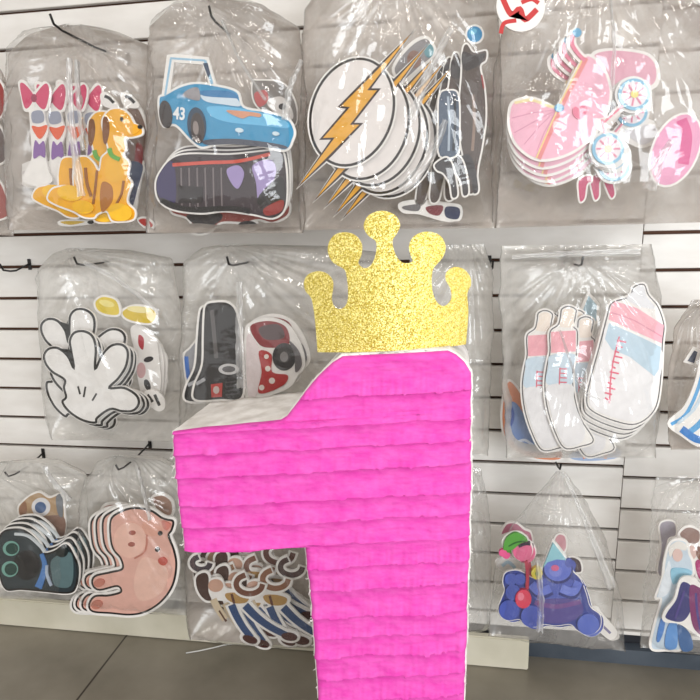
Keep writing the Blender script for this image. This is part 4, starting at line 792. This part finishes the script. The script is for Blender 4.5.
# ================================================================== the bags themselves
B1 = bag('clear bag of pink bow cards and yellow puppy cards at the top left', -.155, .060, [(64, 24), (30, 34), (8, 54), (4, 110), (5, 180), (8, 230)], [(80, 24), (118, 32), (150, 46), (155, 100), (157, 160), (155, 231)], (72, 34), seed=1)
bag('crinkled clear bag at the left border above the glove bag', -.145, .05, [(-60, 30), (-70, 80), (-72, 150), (-70, 232)], [(-40, 30), (0, 70), (10, 120), (12, 180), (14, 236)], (-50, 28), M_film2, seed=2)
B2 = bag('clear bag with the blue race car card and dark truck cards', -.160, .062, [(200, -2), (172, 4), (150, 26), (146, 80), (145, 140), (146, 233)], [(218, -2), (262, 4), (300, 28), (306, 90), (306, 150), (304, 233)], (210, 8), seed=3)
B3 = bag('clear bag with the lightning bolt discs and dark caped cards', -.160, .068, [(388, -46), (330, -26), (304, 10), (300, 100), (297, 160), (300, 230)], [(404, -46), (460, -26), (498, 0), (502, 80), (502, 150), (496, 228)], (396, -46), seed=4, wr=1.3)
B4 = bag('large milky clear bag with the pink baby carriage cards', -.155, .068, [(592, -80), (550, -30), (505, 20), (494, 70), (491, 130), (493, 228)], [(608, -80), (660, -30), (712, 20), (722, 90), (722, 150), (712, 222)], (600, -80), M_film2, seed=5, wr=1.3)
B5 = bag('clear bag with the white glove cards', -.150, .062, [(68, 248), (52, 254), (39, 270), (38, 330), (44, 400), (50, 440)], [(86, 248), (130, 250), (172, 258), (183, 320), (187, 390), (182, 442)], (75, 252), M_film, M_filmp, seed=6)
B6 = bag('clear bag with the black and red vehicle cards behind the crown', -.155, .058, [(222, 244), (200, 248), (184, 262), (180, 350), (178, 440)], [(240, 244), (330, 246), (392, 254), (404, 340), (404, 440)], (228, 246), M_film, M_filmp, seed=7)
B7 = bag('wide clear bag with the baby bottle cards', -.155, .068, [(500, 246), (500, 300), (502, 360), (504, 420), (506, 458)], [(652, 244), (660, 290), (662, 350), (660, 410), (656, 458)], (583, 258), M_film2, M_filmp, seed=8, wr=1.4, top=.12)
bag('crinkled clear bag at the right border with the blue wave card', -.150, .05, [(690, 300), (676, 330), (668, 370), (666, 420), (672, 450)], [(720, 300), (770, 330), (790, 380), (790, 420), (780, 450)], (705, 296), seed=9)
B9 = bag('clear bag with the dark teal cards at the lower left', -.150, .055, [(0, 462), (-30, 470), (-60, 490), (-66, 560), (-60, 598)], [(12, 462), (60, 464), (86, 476), (90, 550), (84, 600)], (5, 460), M_film, M_filmp, seed=10)
B10 = bag('clear bag with the pink pig cards', -.152, .058, [(112, 456), (96, 462), (84, 480), (76, 550), (76, 606)], [(124, 456), (160, 460), (186, 474), (190, 550), (186, 616)], (116, 456), M_film, M_filmp, seed=11)
bag('clear bag with the tangle of bent cards under the pinata arm', -.165, .058, [(240, 470), (215, 490), (196, 520), (184, 560), (188, 640)], [(256, 470), (300, 490), (326, 520), (334, 580), (330, 650)], (248, 466), seed=12)
B12 = bag('clear bag with the blue bear card hanging in front of bare slats', -.150, .058, [(556, 472), (535, 500), (510, 530), (494, 570), (488, 636)], [(566, 472), (585, 500), (606, 540), (622, 600), (626, 652)], (561, 468), M_film, M_filmc, seed=13)
bag('clear bag with the gown cards at the lower right', -.148, .056, [(655, 478), (652, 510), (648, 560), (642, 610), (640, 648)], [(770, 476), (780, 520), (784, 580), (782, 620), (780, 660)], (720, 470), M_film, M_filmc, seed=14, top=.15)
bag('empty crinkled clear bag hanging right of the crown', -.12, .045, [(410, 246), (408, 290), (410, 360), (414, 452)], [(486, 244), (494, 290), (492, 360), (488, 456)], (470, 240), M_film2, M_filmp, seed=15, wr=.9, top=.12)
bag('narrow crinkled clear bag low down right of the pinata stem', -.12, .045, [(446, 468), (442, 520), (440, 580), (442, 634)], [(482, 468), (490, 520), (492, 580), (490, 630)], (466, 460), M_film2, M_filmc, seed=16, wr=.9, top=.12)
# white cable tie on the kick board
P0 = un(190, 664, -.02); bm = bmesh.new()
zt = -.962
pts = []
for x, y, h in ((186, 653, .002), (198, 651, .004), (212, 648, .003), (224, 645, .002), (236, 643, .002)):
    v = un(x, y, 0)+Vector((0, D, 0)); v = v*((FLOOR+h)/v.z)-Vector((0, D, 0)); pts.append(v)
o_ = pts[0].copy(); tube(bm, [p-o_ for p in pts], .0016, 6); 
tag(link('cable_tie', fin(bm, 'cable_tie', True), ink((226, 226, 224)), None, o_), 'thin white cable tie lying on the floor by the cream kick board', 'cable tie')

fold(B1, [(69, 58), (71, 110), (75, 150), (82, 196)], (7, 11), -.222, 1); fold(B1, [(77, 60), (80, 110), (84, 150)], (3, 5), -.224, 2)
fold(B6, [(240, 282), (240, 330), (242, 388)], (5, 9), -.222, 3)
fold(B5, [(84, 262), (118, 280), (158, 312)], (4, 3), -.212, 4)
fold(B12, [(566, 478), (585, 520), (612, 588)], (4, 9), -.206, 5); fold(B12, [(538, 560), (541, 600), (540, 632)], (5, 7), -.214, 6)
fold(B10, [(137, 468), (143, 490), (150, 520)], (4, 4), -.214, 7)
fold(B3, [(412, 120), (430, 70), (452, 28)], (9, 6), -.232, 8); fold(B3, [(402, 190), (428, 160), (446, 120)], (12, 7), -.232, 9)
fold(B4, [(610, 0), (614, 40), (612, 90)], (3, 6), -.226, 10); fold(B4, [(650, 190), (658, 165), (672, 140)], (14, 4), -.222, 11)
fold(B7, [(560, 330), (580, 385), (600, 400)], (2, 2), -.228, 12); fold(B7, [(512, 258), (560, 254), (640, 252)], (5, 7), -.18, 13)
fold(B2, [(302, 60), (290, 90), (286, 120)], (5, 9), -.215, 14); fold(B2, [(222, 20), (240, 60), (266, 100)], (2, 3), -.224, 15)
fold(B9, [(44, 466), (52, 480), (70, 500)], (3, 3), -.2, 16)


# ------------------------------------------------------------------ light
def area_l(name, loc, rot, sx, sy, power, col=(1, 1, 1)):
    d = bpy.data.lights.new(name, 'AREA'); d.shape = 'RECTANGLE'; d.size = sx; d.size_y = sy; d.energy = power; d.color = col
    o = bpy.data.objects.new(name, d); C.objects.link(o); o.location = loc; o.rotation_euler = [math.radians(a) for a in rot]; return o
def aim(o, t):
    o.rotation_euler = (Vector(t)-o.location).to_track_quat('-Z', 'Y').to_euler()
M_ceil = mottled('shade_ceiling_board', (176, 168, 158), (190, 184, 174), 5, .8)
bm = bmesh.new(); bm_box(bm, (-3, -3.5, 1.45), (3, .14, 1.5)); tag(link('added_shade_ceiling', fin(bm, 'added_shade_ceiling'), M_ceil), kind='structure')  # unseen slab, added to keep sky light off the upper wall
for x, y in ((-1.3, -1.7), (.1, -1.6), (1.2, -1.7), (-.6, -2.3), (.9, -2.3)):
    area_l('ceiling_lamp', (x, y, 1.42), (0, 0, 0), .10, .9, 6.5, (1, .95, .9))
a = area_l('shop_window', (1.5, -3.2, -.1), (0, 0, 0), 1.8, 1.7, 58, (.93, .97, 1)); aim(a, (.2, 0, -.7))
w = bpy.data.worlds.new('world'); S.world = w; w.use_nodes = True
w.node_tree.nodes['Background'].inputs[0].default_value = (1, .985, .96, 1); w.node_tree.nodes['Background'].inputs[1].default_value = .85
S.view_settings.view_transform = 'Standard'; S.view_settings.look = 'None'; S.view_settings.gamma = 1; S.view_settings.use_curve_mapping = False
S.view_settings.exposure = 0.12
S.cycles.transparent_max_bounces = 40
S.cycles.max_bounces = 8
S.cycles.use_denoising = True
S.cycles.caustics_reflective = False; S.cycles.caustics_refractive = False
